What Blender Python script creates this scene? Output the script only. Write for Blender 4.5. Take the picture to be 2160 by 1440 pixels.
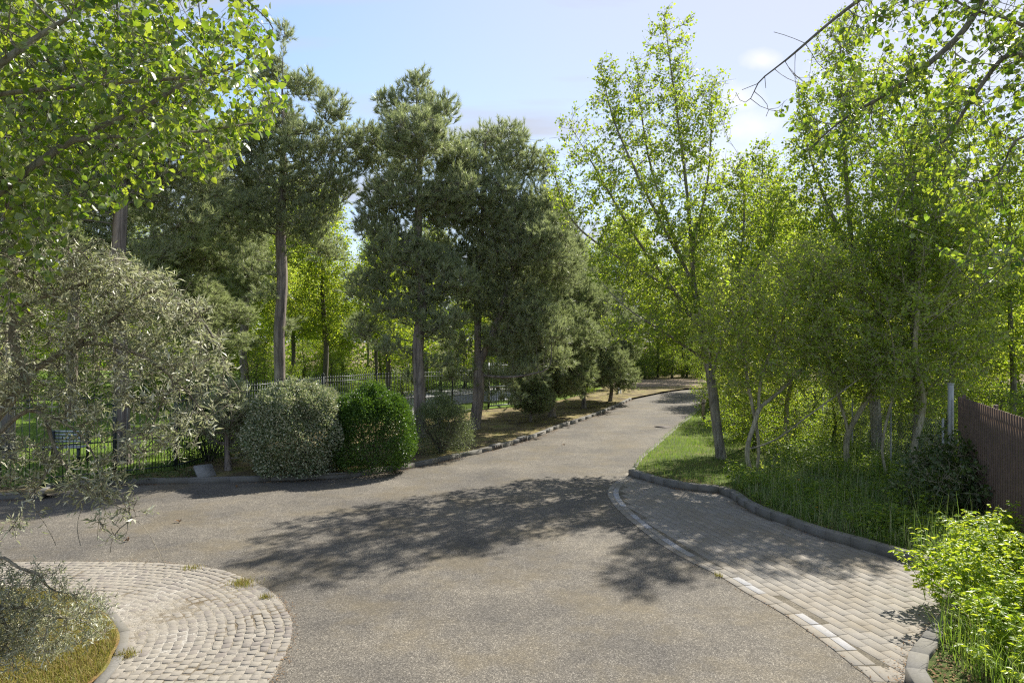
import bpy, math
import numpy as np
from mathutils import Vector
R = math.radians
for o in list(bpy.data.objects): bpy.data.objects.remove(o)
scene = bpy.context.scene
C = scene.collection

# ------------------------------------------------------------------ camera, sky, sun, exposure
CAMZ, FPX = 3.2, 1400.0
cam = bpy.data.objects.new('camera', bpy.data.cameras.new('camera')); C.objects.link(cam)
cam.location = (0, 0, CAMZ); cam.rotation_euler = (R(90), 0, 0)
cam.data.lens = FPX / 2160 * 36; cam.data.sensor_width = 36
cam.data.clip_start = 0.1; cam.data.clip_end = 3000
scene.camera = cam
SUN_AZ, SUN_EL = R(39), R(46)
world = bpy.data.worlds.new('World'); scene.world = world; world.use_nodes = True
sun = bpy.data.objects.new('sun', bpy.data.lights.new('sun', 'SUN')); C.objects.link(sun)
sun.data.energy = 4.0; sun.data.angle = R(0.5); sun.data.color = (1.0, 0.94, 0.84)
sdir = Vector((math.sin(SUN_AZ)*math.cos(SUN_EL), math.cos(SUN_AZ)*math.cos(SUN_EL), math.sin(SUN_EL)))
sun.rotation_euler = sdir.to_track_quat('Z', 'Y').to_euler()
sun.location = sdir*60
scene.view_settings.view_transform = 'Standard'; scene.view_settings.look = 'None'
scene.view_settings.gamma = 1.0; scene.view_settings.use_curve_mapping = False
scene.view_settings.exposure = 1.32
cy = scene.cycles
cy.max_bounces = 10; cy.diffuse_bounces = 7; cy.transmission_bounces = 7; cy.transparent_max_bounces = 4
cy.sample_clamp_indirect = 4.0; cy.use_denoising = False; cy.use_adaptive_sampling = False
cy.pixel_filter_type = 'BLACKMAN_HARRIS'; cy.filter_width = 1.2

def sky_nodes():
    nt = world.node_tree; N = nt.nodes; L = nt.links
    bg = N['Background']; bg.inputs['Strength'].default_value = 0.098
    sky = N.new('ShaderNodeTexSky'); sky.sky_type = 'NISHITA'; sky.sun_disc = False
    sky.sun_elevation = SUN_EL; sky.sun_rotation = SUN_AZ
    sky.altitude = 0; sky.air_density = 1.0; sky.dust_density = 0.7; sky.ozone_density = 1.5
    tc = N.new('ShaderNodeTexCoord')
    sep = N.new('ShaderNodeSeparateXYZ'); L.new(tc.outputs['Generated'], sep.inputs[0])
    def m(op, a, b=None, c=None, clamp=False):
        n = N.new('ShaderNodeMath'); n.operation = op; n.use_clamp = clamp
        for i, v in enumerate((a, b, c)):
            if v is None: continue
            if isinstance(v, (int, float)): n.inputs[i].default_value = v
            else: L.new(v, n.inputs[i])
        return n.outputs[0]
    z = m('MAXIMUM', sep.outputs[2], 0.0)
    zz = m('ADD', z, 0.22)
    u = m('DIVIDE', sep.outputs[0], zz); v = m('DIVIDE', sep.outputs[1], zz)
    cmb = N.new('ShaderNodeCombineXYZ'); L.new(u, cmb.inputs[0]); L.new(v, cmb.inputs[1])
    # thin high streaks, stretched across the view
    mp = N.new('ShaderNodeMapping'); mp.inputs['Scale'].default_value = (0.55, 2.1, 1); mp.inputs['Rotation'].default_value = (0, 0, R(12))
    L.new(cmb.outputs[0], mp.inputs[0])
    n1 = N.new('ShaderNodeTexNoise'); n1.inputs['Scale'].default_value = 1.5; n1.inputs['Detail'].default_value = 7; n1.inputs['Roughness'].default_value = 0.5
    L.new(mp.outputs[0], n1.inputs[0])
    r1 = N.new('ShaderNodeMapRange'); r1.inputs[1].default_value = 0.42; r1.inputs[2].default_value = 0.62; r1.inputs[4].default_value = 0.85
    L.new(n1.outputs[0], r1.inputs[0])
    # puffs
    n2 = N.new('ShaderNodeTexNoise'); n2.inputs['Scale'].default_value = 9; n2.inputs['Detail'].default_value = 9; n2.inputs['Roughness'].default_value = 0.55
    L.new(tc.outputs['Generated'], n2.inputs[0])
    tot = None
    for (px, py, rx, ry, s) in ((1560, 208, 55, 42, 1.0), (1590, 262, 80, 42, 1.0), (1606, 128, 40, 22, .8), (1850, 170, 160, 70, .55),
                                (2060, 370, 190, 60, .5), (2130, 90, 110, 90, .7), (1500, 330, 300, 60, .35)):
        d = Vector(((px-1080)/FPX, 1, (720-py)/FPX)).normalized()
        dx = m('SUBTRACT', m('DIVIDE', sep.outputs[0], sep.outputs[1]), (px-1080)/FPX)
        dz = m('SUBTRACT', m('DIVIDE', sep.outputs[2], sep.outputs[1]), (720-py)/FPX)
        q = m('SQRT', m('ADD', m('POWER', m('ABSOLUTE', m('DIVIDE', dx, rx/FPX)), 2.0), m('POWER', m('ABSOLUTE', m('DIVIDE', dz, ry/FPX)), 2.0)))
        w = m('MULTIPLY', m('ADD', m('SUBTRACT', 1.15, q), m('MULTIPLY', m('SUBTRACT', n2.outputs[0], 0.5), 3.2)), s, clamp=True)
        w = m('MULTIPLY', w, m('GREATER_THAN', sep.outputs[1], 0.05))
        tot = w if tot is None else m('MAXIMUM', tot, w)
    cl = r1.outputs[0]
    # milky air toward the sun side and near the skyline
    sund = m('ADD', m('MULTIPLY', sep.outputs[0], sdir.x), m('ADD', m('MULTIPLY', sep.outputs[1], sdir.y), m('MULTIPLY', sep.outputs[2], sdir.z)))
    milk = N.new('ShaderNodeMapRange'); milk.inputs[1].default_value = 0.62; milk.inputs[2].default_value = 0.93; milk.inputs[4].default_value = 0.8
    L.new(sund, milk.inputs[0])
    fac = m('MAXIMUM', cl, milk.outputs[0], clamp=True)
    # limit the glare and blend clouds
    mix = N.new('ShaderNodeMix'); mix.data_type = 'RGBA'
    L.new(fac, mix.inputs[0]); L.new(sky.outputs[0], mix.inputs[6]); mix.inputs[7].default_value = (2.7, 2.78, 3.15, 1)
    low = N.new('ShaderNodeMapRange'); low.inputs[1].default_value = 0.5; low.inputs[2].default_value = 0.0; low.inputs[4].default_value = 0.55
    L.new(sep.outputs[2], low.inputs[0])
    mix2 = N.new('ShaderNodeMix'); mix2.data_type = 'RGBA'
    L.new(low.outputs[0], mix2.inputs[0]); L.new(mix.outputs[2], mix2.inputs[6]); mix2.inputs[7].default_value = (2.5, 2.7, 3.2, 1)
    mix3 = N.new('ShaderNodeMix'); mix3.data_type = 'RGBA'; L.new(m('MULTIPLY', tot, 1.0, clamp=True), mix3.inputs[0]); L.new(mix2.outputs[2], mix3.inputs[6]); mix3.inputs[7].default_value = (4.4, 4.4, 4.6, 1)
    L.new(mix3.outputs[2], bg.inputs[0])
sky_nodes()

# ------------------------------------------------------------------ helpers
def G(px, py, z=0.0):
    d = (CAMZ - z)*FPX/(py - 720.0); return ((px-1080)/FPX*d, d)
def W(px, py, d): return np.array(((px-1080)/FPX*d, d, CAMZ + (720-py)/FPX*d))
def tag(o, label=None, cat=None, group=None, kind=None):
    if label: o['label'] = label
    if cat: o['category'] = cat
    if group: o['group'] = group
    if kind: o['kind'] = kind
    return o
def empty(name, loc, label=None, cat=None, group=None):
    o = bpy.data.objects.new(name, None); C.objects.link(o); o.location = loc; o.empty_display_size = .3
    return tag(o, label, cat, group)
def mesh_np(name, V, F, mat, parent=None, smooth=False, world_origin=None):
    V = np.asarray(V, dtype=np.float32).reshape(-1, 3); F = np.asarray(F, dtype=np.int32)
    if world_origin is not None: V = V - np.asarray(world_origin, dtype=np.float32)
    k = F.shape[1]; me = bpy.data.meshes.new(name)
    me.vertices.add(len(V)); me.vertices.foreach_set('co', V.ravel())
    me.loops.add(F.size); me.loops.foreach_set('vertex_index', F.ravel())
    me.polygons.add(len(F)); me.polygons.foreach_set('loop_start', np.arange(0, F.size, k, dtype=np.int32))
    me.polygons.foreach_set('loop_total', np.full(len(F), k, dtype=np.int32))
    if smooth: me.polygons.foreach_set('use_smooth', np.ones(len(F), dtype=bool))
    me.update(calc_edges=True); me.validate()
    if mat: me.materials.append(mat)
    o = bpy.data.objects.new(name, me); C.objects.link(o)
    if parent: o.parent = parent
    elif world_origin is not None: o.location = world_origin
    return o
class MB:
    def __init__(s): s.V = []; s.F = []; s.n = 0
    def add(s, V, F):
        V = np.asarray(V, float).reshape(-1, 3); F = np.asarray(F, int)
        s.V.append(V); s.F.append(F + s.n); s.n += len(V)
    def box(s, c, h, yaw=0.0, bev=0.0, tilt=0.0):
        x, y, z = h; P = []
        if bev <= 0:
            for zz in (-z, z): P += [(-x, -y, zz), (x, -y, zz), (x, y, zz), (-x, y, zz)]
            F = [(3, 2, 1, 0), (4, 5, 6, 7), (0, 1, 5, 4), (1, 2, 6, 5), (2, 3, 7, 6), (3, 0, 4, 7)]
        else:
            b = bev
            for zz, i in ((-z, 0), (z-b, 0), (z, b)): P += [(-x+i, -y+i, zz), (x-i, -y+i, zz), (x-i, y-i, zz), (-x+i, y-i, zz)]
            F = [(3, 2, 1, 0), (8, 9, 10, 11)]
            for k in (0, 4): F += [(k+a, k+(a+1) % 4, k+4+(a+1) % 4, k+4+a) for a in range(4)]
        P = np.array(P, float)
        if tilt: ct, st = math.cos(tilt), math.sin(tilt); P = np.c_[P[:, 0], P[:, 1]*ct-P[:, 2]*st, P[:, 1]*st+P[:, 2]*ct]
        cyw, sy = math.cos(yaw), math.sin(yaw)
        P = np.c_[P[:, 0]*cyw-P[:, 1]*sy, P[:, 0]*sy+P[:, 1]*cyw, P[:, 2]] + np.array(c)
        s.add(P, F)
    def tube(s, pts, rad, sides=8, cap=True):
        V, F = tube(pts, rad, sides, cap); s.add(V, F)
    def build(s, name, mat, parent=None, smooth=False, org=None):
        return mesh_np(name, np.vstack(s.V), np.vstack(s.F), mat, parent, smooth, org)
def unit(a, ax=-1): return a/np.maximum(np.linalg.norm(a, axis=ax, keepdims=True), 1e-9)
def tube(pts, rad, sides=8, cap=True):
    P = np.asarray(pts, float); n = len(P); rad = np.broadcast_to(np.asarray(rad, float), (n,))
    T = np.zeros_like(P); T[1:-1] = P[2:]-P[:-2]; T[0] = P[1]-P[0]; T[-1] = P[-1]-P[-2]; T = unit(T)
    ref = np.array((0, 0, 1.)) if abs(T[0][2]) < .9 else np.array((1., 0, 0))
    u = unit(np.cross(T[0], ref)); ang = np.arange(sides)/sides*2*math.pi; V = np.zeros((n, sides, 3))
    for i in range(n):
        u = unit(u - T[i]*np.dot(u, T[i])); w = np.cross(T[i], u)
        V[i] = P[i] + rad[i]*(np.cos(ang)[:, None]*u + np.sin(ang)[:, None]*w)
    a = np.arange(sides); b = (a+1) % sides
    F = np.vstack([np.c_[i*sides+a, i*sides+b, (i+1)*sides+b, (i+1)*sides+a] for i in range(n-1)])
    V = V.reshape(-1, 3)
    if cap and sides % 2 == 0:
        q = []
        for base in (0, (n-1)*sides):
            for j in range(1, sides-2, 2): q.append((base, base+j, base+j+1, base+(j+2) % sides))
        F = np.vstack([F, np.array(q)])
    return V, F
def prisms(A, B, ra, rb, sides=3):
    """one thin tapered prism per edge, vectorised"""
    T = unit(B-A); ref = np.where(np.abs(T[:, 2:3]) < .9, np.array([[0, 0, 1.]]), np.array([[1., 0, 0]]))
    u = unit(np.cross(T, ref)); w = np.cross(T, u); n = len(A)
    V = np.zeros((n, 2*sides, 3))
    for k in range(sides):
        a = 2*math.pi*k/sides; o = math.cos(a)*u + math.sin(a)*w
        V[:, k] = A + o*ra[:, None]; V[:, sides+k] = B + o*rb[:, None]
    base = (np.arange(n)*2*sides)[:, None]
    F = np.concatenate([base + np.array([[k, (k+1) % sides, sides+(k+1) % sides, sides+k]]) for k in range(sides)])
    return V.reshape(-1, 3), F
def inpoly(P, poly):
    poly = np.asarray(poly, float); x, y = P[:, 0], P[:, 1]; c = np.zeros(len(P), bool); j = len(poly)-1
    for i in range(len(poly)):
        xi, yi = poly[i]; xj, yj = poly[j]
        with np.errstate(divide='ignore', invalid='ignore'):
            c ^= ((yi > y) != (yj > y)) & (x < (xj-xi)*(y-yi)/(yj-yi+1e-12)+xi)
        j = i
    return c

# ------------------------------------------------------------------ materials
def newmat(name):
    m = bpy.data.materials.new(name); m.use_nodes = True; nt = m.node_tree
    return m, nt.nodes, nt.links, nt.nodes['Principled BSDF']
def ramp(N, stops):
    r = N.new('ShaderNodeValToRGB'); e = r.color_ramp.elements
    while len(e) < len(stops): e.new(.5)
    for i, (p, c) in enumerate(stops): e[i].position = p; e[i].color = (*c, 1)
    return r
def noise(N, L, vec, scale, detail=5, rough=.55):
    n = N.new('ShaderNodeTexNoise'); n.inputs['Scale'].default_value = scale; n.inputs['Detail'].default_value = detail
    n.inputs['Roughness'].default_value = rough; L.new(vec, n.inputs['Vector']); return n
def mixc(N, L, f, a, b, mode='MIX'):
    x = N.new('ShaderNodeMix'); x.data_type = 'RGBA'; x.blend_type = mode
    for i, v in ((0, f), (6, a), (7, b)):
        if isinstance(v, (int, float)): x.inputs[i].default_value = v
        elif isinstance(v, tuple): x.inputs[i].default_value = (*v, 1)
        else: L.new(v, x.inputs[i])
    return x.outputs[2]
def bump(N, L, p, h, strength, dist=.01):
    b = N.new('ShaderNodeBump'); b.inputs['Strength'].default_value = strength; b.inputs['Distance'].default_value = dist
    L.new(h, b.inputs['Height']); L.new(b.outputs[0], p.inputs['Normal'])
def leafmat(name, cols, trans, tmix=.5, rough=.45, spec=.3, hue=.0):
    """cols: list of surface colours picked per leaf; trans: colour of the light let through"""
    g = 1.0 if name in ( 'litter', 'dandelion', 'orange_flower', 'grass_dry') else 1.35
    cols = [tuple(min(.85, v*g) for v in c) for c in cols]; trans = [tuple(min(.85, v*(g*.5+.5)) for v in c) for c in trans]
    m, N, L, p = newmat(name); geo = N.new('ShaderNodeNewGeometry')
    r = ramp(N, [(i/max(1, len(cols)-1), c) for i, c in enumerate(cols)]); L.new(geo.outputs['Random Per Island'], r.inputs[0])
    L.new(r.outputs[0], p.inputs['Base Color']); p.inputs['Roughness'].default_value = rough
    p.inputs['Specular IOR Level'].default_value = spec
    t = N.new('ShaderNodeBsdfTranslucent')
    tr = ramp(N, [(i/max(1, len(trans)-1), c) for i, c in enumerate(trans)]); L.new(geo.outputs['Random Per Island'], tr.inputs[0])
    L.new(tr.outputs[0], t.inputs[0])
    mx = N.new('ShaderNodeMixShader'); mx.inputs[0].default_value = tmix
    L.new(p.outputs[0], mx.inputs[1]); L.new(t.outputs[0], mx.inputs[2]); L.new(mx.outputs[0], N['Material Output'].inputs[0])
    return m
def barkmat(name, a, b, scale=14, stretch=.25, bs=.6):
    stretch *= .5
    m, N, L, p = newmat(name); tc = N.new('ShaderNodeTexCoord'); mp = N.new('ShaderNodeMapping')
    mp.inputs['Scale'].default_value = (1, 1, stretch); L.new(tc.outputs['Object'], mp.inputs[0])
    n = noise(N, L, mp.outputs[0], scale, 8, .65); v = N.new('ShaderNodeTexVoronoi'); v.feature = 'DISTANCE_TO_EDGE'; v.inputs['Scale'].default_value = scale*.9
    wn = noise(N, L, mp.outputs[0], scale*.5, 3); 
    vm = N.new('ShaderNodeMix'); vm.data_type = 'VECTOR'; vm.inputs[0].default_value = .12; L.new(mp.outputs[0], vm.inputs[4]); L.new(wn.outputs['Color'], vm.inputs[5]); L.new(vm.outputs[1], v.inputs[0])
    r = ramp(N, [(.3, a), (.7, b)]); L.new(n.outputs[0], r.inputs[0])
    e = N.new('ShaderNodeMapRange'); e.inputs[1].default_value = 0; e.inputs[2].default_value = .10; e.inputs[3].default_value = .62; L.new(v.outputs[0], e.inputs[0])
    c = mixc(N, L, 1.0, r.outputs[0], e.outputs[0], 'MULTIPLY')
    big = noise(N, L, tc.outputs['Object'], 1.7, 3); br = ramp(N, [(.35, (.75, .75, .75)), (.65, (1.15, 1.15, 1.1))]); L.new(big.outputs[0], br.inputs[0])
    L.new(mixc(N, L, 1.0, c, br.outputs[0], 'MULTIPLY'), p.inputs['Base Color']); p.inputs['Roughness'].default_value = .9
    ad = N.new('ShaderNodeMath'); ad.operation = 'ADD'; L.new(e.outputs[0], ad.inputs[0]); L.new(n.outputs[0], ad.inputs[1])
    bump(N, L, p, ad.outputs[0], bs, .03); return m
M = {}
M['poplar_leaf'] = leafmat('poplar_leaf', [(.045, .085, .016), (.08, .13, .025), (.12, .17, .04), (.26, .29, .17)], [(.10, .20, .01), (.24, .36, .02), (.42, .50, .03), (.20, .32, .02)], .46, .33, .5)
M['poplar_leaf_far'] = leafmat('poplar_leaf_far', [(.08, .13, .02), (.13, .20, .03), (.18, .24, .06)], [(.24, .36, .015), (.38, .50, .03), (.50, .56, .06)], .5, .5, .3)
M['thicket_leaf'] = leafmat('thicket_leaf', [(.11, .165, .032), (.155, .21, .045), (.20, .26, .065), (.27, .30, .14)], [(.36, .50, .03), (.50, .62, .045), (.62, .68, .08), (.4, .52, .07)], .56, .45, .35)
M['wood_leaf'] = leafmat('wood_leaf', [(.08, .13, .016), (.14, .20, .025), (.22, .27, .04)], [(.28, .42, .02), (.42, .54, .03), (.56, .60, .06)], .5, .5, .3)
M['under_leaf'] = leafmat('under_leaf', [(.05, .10, .018), (.10, .16, .025), (.18, .22, .05)], [(.20, .34, .012), (.34, .47, .025), (.46, .54, .05)], .45, .5, .3)
M['needle'] = leafmat('needle', [(.10, .135, .065), (.17, .205, .105), (.28, .31, .19), (.44, .44, .33)], [(.26, .32, .10), (.40, .45, .20)], .42, .4, .5)
M['needle_young'] = leafmat('needle_young', [(.09, .125, .055), (.15, .19, .09), (.23, .26, .15)], [(.25, .31, .10), (.36, .41, .17)], .40, .4, .5)
M['silver_leaf'] = leafmat('silver_leaf', [(.14, .155, .095), (.22, .235, .155), (.34, .345, .25), (.58, .57, .47)], [(.24, .27, .11), (.40, .42, .22)], .38, .4, .45)
M['variegated_leaf'] = leafmat('variegated_leaf', [(.07, .11, .05), (.11, .15, .075), (.17, .20, .12), (.36, .37, .27), (.45, .42, .29)], [(.2, .28, .08), (.4, .4, .2)], .32, .35, .5)
M['hedge_leaf'] = leafmat('hedge_leaf', [(.022, .052, .011), (.042, .092, .016), (.08, .145, .024)], [(.07, .15, .01), (.15, .26, .018)], .3, .4, .45)
M['loose_leaf'] = leafmat('loose_leaf', [(.07, .10, .04), (.12, .15, .07), (.2, .22, .12)], [(.16, .22, .06), (.24, .28, .1)], .35, .4, .4)
M['dark_leaf'] = leafmat('dark_leaf', [(.025, .05, .015), (.05, .085, .02), (.09, .12, .04)], [(.06, .12, .012), (.14, .2, .02)], .3, .35, .5)
M['bright_weed'] = leafmat('bright_weed', [(.08, .14, .02), (.13, .20, .03), (.20, .27, .05)], [(.28, .44, .012), (.48, .58, .03), (.58, .64, .05)], .48, .4, .35)
M['grass_green'] = leafmat('grass_green', [(.06, .12, .02), (.11, .18, .03), (.2, .24, .07), (.32, .29, .14)], [(.16, .30, .02), (.28, .38, .04)], .4, .5, .3)
M['grass_dry'] = leafmat('grass_dry', [(.13, .17, .03), (.26, .24, .07), (.38, .29, .12), (.16, .10, .05)], [(.28, .30, .04), (.40, .34, .08)], .35, .6, .2)
M['grass_long'] = leafmat('grass_long', [(.06, .12, .03), (.10, .16, .05), (.22, .25, .12), (.38, .34, .22)], [(.14, .26, .03), (.26, .34, .08)], .4, .5, .3)
M['litter'] = leafmat('litter', [(.10, .06, .03), (.2, .12, .06), (.3, .19, .10), (.07, .04, .02)], [(.1, .06, .03)], .1, .8, .1)
M['dandelion'] = leafmat('dandelion', [(.75, .50, .01), (.85, .60, .02)], [(.6, .45, .02)], .2, .7, .1)
M['orange_flower'] = leafmat('orange_flower', [(.7, .2, .05), (.8, .35, .15), (.6, .14, .06)], [(.6, .2, .06)], .3, .7, .1)
M['pine_bark'] = barkmat('pine_bark', (.15, .125, .11), (.34, .29, .26), 9, .22, .9)
M['poplar_bark'] = barkmat('poplar_bark', (.17, .15, .12), (.36, .33, .27), 11, .25, .7)
M['grey_bark'] = barkmat('grey_bark', (.13, .12, .10), (.27, .25, .21), 16, .3, .5)
M['thicket_bark'] = barkmat('thicket_bark', (.26, .23, .15), (.50, .45, .32), 18, .3, .5)
M['buck_bark'] = barkmat('buck_bark', (.14, .12, .09), (.30, .27, .21), 20, .35, .5)
M['dark_bark'] = barkmat('dark_bark', (.08, .07, .06), (.17, .15, .13), 12, .3, .5)

def mat_asphalt():
    m, N, L, p = newmat('asphalt'); tc = N.new('ShaderNodeTexCoord'); P = tc.outputs['Object']
    v = N.new('ShaderNodeTexVoronoi'); v.inputs['Scale'].default_value = 115; L.new(P, v.inputs[0])
    sx = N.new('ShaderNodeSeparateColor'); L.new(v.outputs['Color'], sx.inputs[0])
    ag = ramp(N, [(0, (.055, .051, .045)), (.45, (.100, .092, .079)), (.8, (.145, .134, .115)), (1, (.28, .262, .228))]); L.new(sx.outputs[0], ag.inputs[0])
    n1 = noise(N, L, P, .55, 6, .6); r1 = ramp(N, [(.32, (.68, .68, .70)), (.68, (1.30, 1.26, 1.18))]); L.new(n1.outputs[0], r1.inputs[0])
    n2 = noise(N, L, P, 5, 6, .7); r2 = ramp(N, [(.3, (.82, .82, .83)), (.7, (1.16, 1.15, 1.12))]); L.new(n2.outputs[0], r2.inputs[0])
    n3 = noise(N, L, P, 26, 4, .7); r3 = ramp(N, [(.3, (.8, .8, .8)), (.7, (1.2, 1.2, 1.2))]); L.new(n3.outputs[0], r3.inputs[0])
    c = mixc(N, L, 1.0, ag.outputs[0], r1.outputs[0], 'MULTIPLY'); c = mixc(N, L, 1.0, c, r2.outputs[0], 'MULTIPLY'); c = mixc(N, L, 1.0, c, r3.outputs[0], 'MULTIPLY')
    # brown dusty patches
    n4 = noise(N, L, P, .7, 8, .7); r4 = ramp(N, [(.48, (0, 0, 0)), (.62, (.75, .75, .75))]); L.new(n4.outputs[0], r4.inputs[0])
    c = mixc(N, L, r4.outputs[0], c, mixc(N, L, 1.0, (.95, .87, .70), mixc(N, L, .5, c, (.14, .13, .11)), 'MULTIPLY'))
    # fine cracks and dark repaired spots
    wv = noise(N, L, P, 2.2, 4, .6); vm = N.new('ShaderNodeMix'); vm.data_type = 'VECTOR'; vm.inputs[0].default_value = .22; L.new(P, vm.inputs[4]); L.new(wv.outputs['Color'], vm.inputs[5])
    ck = N.new('ShaderNodeTexVoronoi'); ck.feature = 'DISTANCE_TO_EDGE'; ck.inputs['Scale'].default_value = .42; L.new(vm.outputs[1], ck.inputs[0])
    cr = N.new('ShaderNodeMapRange'); cr.inputs[1].default_value = .001; cr.inputs[2].default_value = .006; cr.inputs[3].default_value = .85; L.new(ck.outputs[0], cr.inputs[0])
    c = mixc(N, L, 1.0, c, cr.outputs[0], 'MULTIPLY')
    L.new(c, p.inputs['Base Color']); p.inputs['Roughness'].default_value = .85; p.inputs['Specular IOR Level'].default_value = .3
    bump(N, L, p, sx.outputs[1], .5, .010); return m
def mat_stone(name, cols, dirt, joint=None, vein=30, dirtamt=.5):
    m, N, L, p = newmat(name); tc = N.new('ShaderNodeTexCoord'); P = tc.outputs['Object']; geo = N.new('ShaderNodeNewGeometry')
    r = ramp(N, [(i/(len(cols)-1), c) for i, c in enumerate(cols)]); L.new(geo.outputs['Random Per Island'], r.inputs[0])
    n = noise(N, L, P, vein, 5, .7); rn = ramp(N, [(.3, (.78, .78, .78)), (.7, (1.2, 1.2, 1.2))]); L.new(n.outputs[0], rn.inputs[0])
    c = mixc(N, L, 1.0, r.outputs[0], rn.outputs[0], 'MULTIPLY')
    n2 = noise(N, L, P, 1.3, 7, .65); r2 = ramp(N, [(.42, (0, 0, 0)), (.66, (dirtamt,)*3)]); L.new(n2.outputs[0], r2.inputs[0])
    c = mixc(N, L, r2.outputs[0], c, dirt)
    L.new(c, p.inputs['Base Color']); p.inputs['Roughness'].default_value = .85; p.inputs['Specular IOR Level'].default_value = .3
    bump(N, L, p, n.outputs[0], .4, .006); return m
def mat_soil(name, stops, scale=1.6, fine=30, stops2=None):
    m, N, L, p = newmat(name); tc = N.new('ShaderNodeTexCoord'); P = tc.outputs['Object']
    n = noise(N, L, P, scale, 8, .65); r = ramp(N, stops); L.new(n.outputs[0], r.inputs[0])
    f = noise(N, L, P, fine, 6, .75); rf = ramp(N, [(.28, (.45, .45, .45)), (.72, (1.45, 1.45, 1.45))]); L.new(f.outputs[0], rf.inputs[0])
    L.new(mixc(N, L, 1.0, r.outputs[0], rf.outputs[0], 'MULTIPLY'), p.inputs['Base Color']); p.inputs['Roughness'].default_value = .95
    p.inputs['Specular IOR Level'].default_value = .15
    bump(N, L, p, f.outputs[0], .7, .04); return m
def mat_plain(name, col, rough=.6, metal=0.0, var=.25, scale=8, bs=.15):
    m, N, L, p = newmat(name); tc = N.new('ShaderNodeTexCoord')
    n = noise(N, L, tc.outputs['Object'], scale, 6, .65); r = ramp(N, [(.3, tuple(c*(1-var) for c in col)), (.7, tuple(min(1, c*(1+var)) for c in col))])
    L.new(n.outputs[0], r.inputs[0]); L.new(r.outputs[0], p.inputs['Base Color']); p.inputs['Roughness'].default_value = rough; p.inputs['Metallic'].default_value = metal
    bump(N, L, p, n.outputs[0], bs, .01); return m
M['asphalt'] = mat_asphalt()
M['cobble'] = mat_stone('cobble', [(.17, .15, .135), (.205, .185, .16), (.22, .20, .168), (.235, .215, .182), (.20, .18, .158)], (.28, .255, .21))
M['cobble_sand'] = mat_soil('cobble_sand', [(.36, (.15, .12, .08)), (.46, (.28, .25, .20)), (.62, (.40, .375, .33))], 1.2, 45)
M['paver'] = mat_stone('paver', [(.195, .182, .158), (.22, .204, .178), (.238, .22, .19)], (.19, .16, .115), vein=70, dirtamt=.75)
M['paver_sand'] = mat_soil('paver_sand', [(.4, (.13, .115, .085)), (.65, (.22, .195, .155))], 2.2, 45)
M['white_block'] = mat_stone('white_block', [(.26, .26, .26), (.34, .34, .35)], (.25, .23, .19), vein=50, dirtamt=.8)
M['kerb'] = mat_stone('kerb', [(.14, .135, .125), (.165, .158, .145), (.18, .17, .155)], (.13, .12, .085), vein=35, dirtamt=.6)
M['soil'] = mat_soil('soil', [(.3, (.07, .055, .035)), (.45, (.14, .11, .065)), (.58, (.24, .20, .09)), (.72, (.13, .16, .045))], 1.3, 24)
M['lawn'] = mat_soil('lawn', [(.3, (.075, .13, .02)), (.6, (.13, .20, .025)), (.8, (.2, .23, .05))], .8, 18)
M['lawn_verge'] = mat_soil('lawn_verge', [(.3, (.05, .07, .02)), (.5, (.09, .12, .03)), (.75, (.17, .14, .07))], 1.1, 22)
M['moss_ground'] = mat_soil('moss_ground', [(.3, (.09, .12, .03)), (.5, (.22, .18, .06)), (.7, (.20, .11, .05))], 3.2, 30)
M['gravel'] = mat_soil('gravel', [(.3, (.30, .30, .31)), (.7, (.44, .44, .44))], 1.3, 60)
M['concrete'] = mat_plain('concrete', (.42, .40, .36), .9, 0, .25, 14, .4)
M['path_sand'] = mat_soil('path_sand', [(.3, (.16, .12, .09)), (.7, (.30, .24, .18))], 1.0, 20)
M['iron'] = mat_plain('iron', (.025, .035, .035), .45, .3, .3)
M['iron_grey'] = mat_plain('iron_grey', (.42, .45, .46), .35, .5, .15)
M['brown_metal'] = mat_plain('brown_metal', (.105, .067, .046), .5, .0, .3, 5)
M['galv'] = mat_plain('galv', (.36, .37, .35), .6, .3, .2)
M['stake'] = mat_plain('stake', (.30, .24, .16), .85, 0, .25, 20, .4)
M['slate'] = mat_plain('slate', (.20, .20, .19), .7, 0, .2, 12, .3)
M['rust'] = mat_plain('rust', (.05, .04, .035), .7, .4, .3)

# ------------------------------------------------------------------ ground and road
def poly_obj(name, pts, z, mat, kind='structure', thick=0.0):
    import bmesh
    bm = bmesh.new(); vs = [bm.verts.new((x, y, z)) for x, y in pts]
    f = bm.faces.new(vs); f.normal_update()
    if f.normal.z < 0: f.normal_flip()
    bmesh.ops.triangulate(bm, faces=[f])
    if thick > 0:
        n = len(vs); lo = [bm.verts.new((x, y, z-thick)) for x, y in pts]
        for i in range(n): bm.faces.new((vs[i], vs[(i+1) % n], lo[(i+1) % n], lo[i]))
    me = bpy.data.meshes.new(name); bm.to_mesh(me); bm.free(); me.materials.append(mat)
    o = bpy.data.objects.new(name, me); C.objects.link(o)
    if kind: o['kind'] = kind
    return o
def smooth_line(P, n=6):
    P = np.asarray(P, float); out = []
    Q = np.vstack([2*P[0]-P[1], P, 2*P[-1]-P[-2]])
    for i in range(1, len(Q)-2):
        for t in np.arange(n)/n:
            out.append(.5*((2*Q[i])+(-Q[i-1]+Q[i+1])*t+(2*Q[i-1]-5*Q[i]+4*Q[i+1]-Q[i+2])*t*t+(-Q[i-1]+3*Q[i]-3*Q[i+1]+Q[i+2])*t**3))
    out.append(Q[-2]); return np.array(out)
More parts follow.
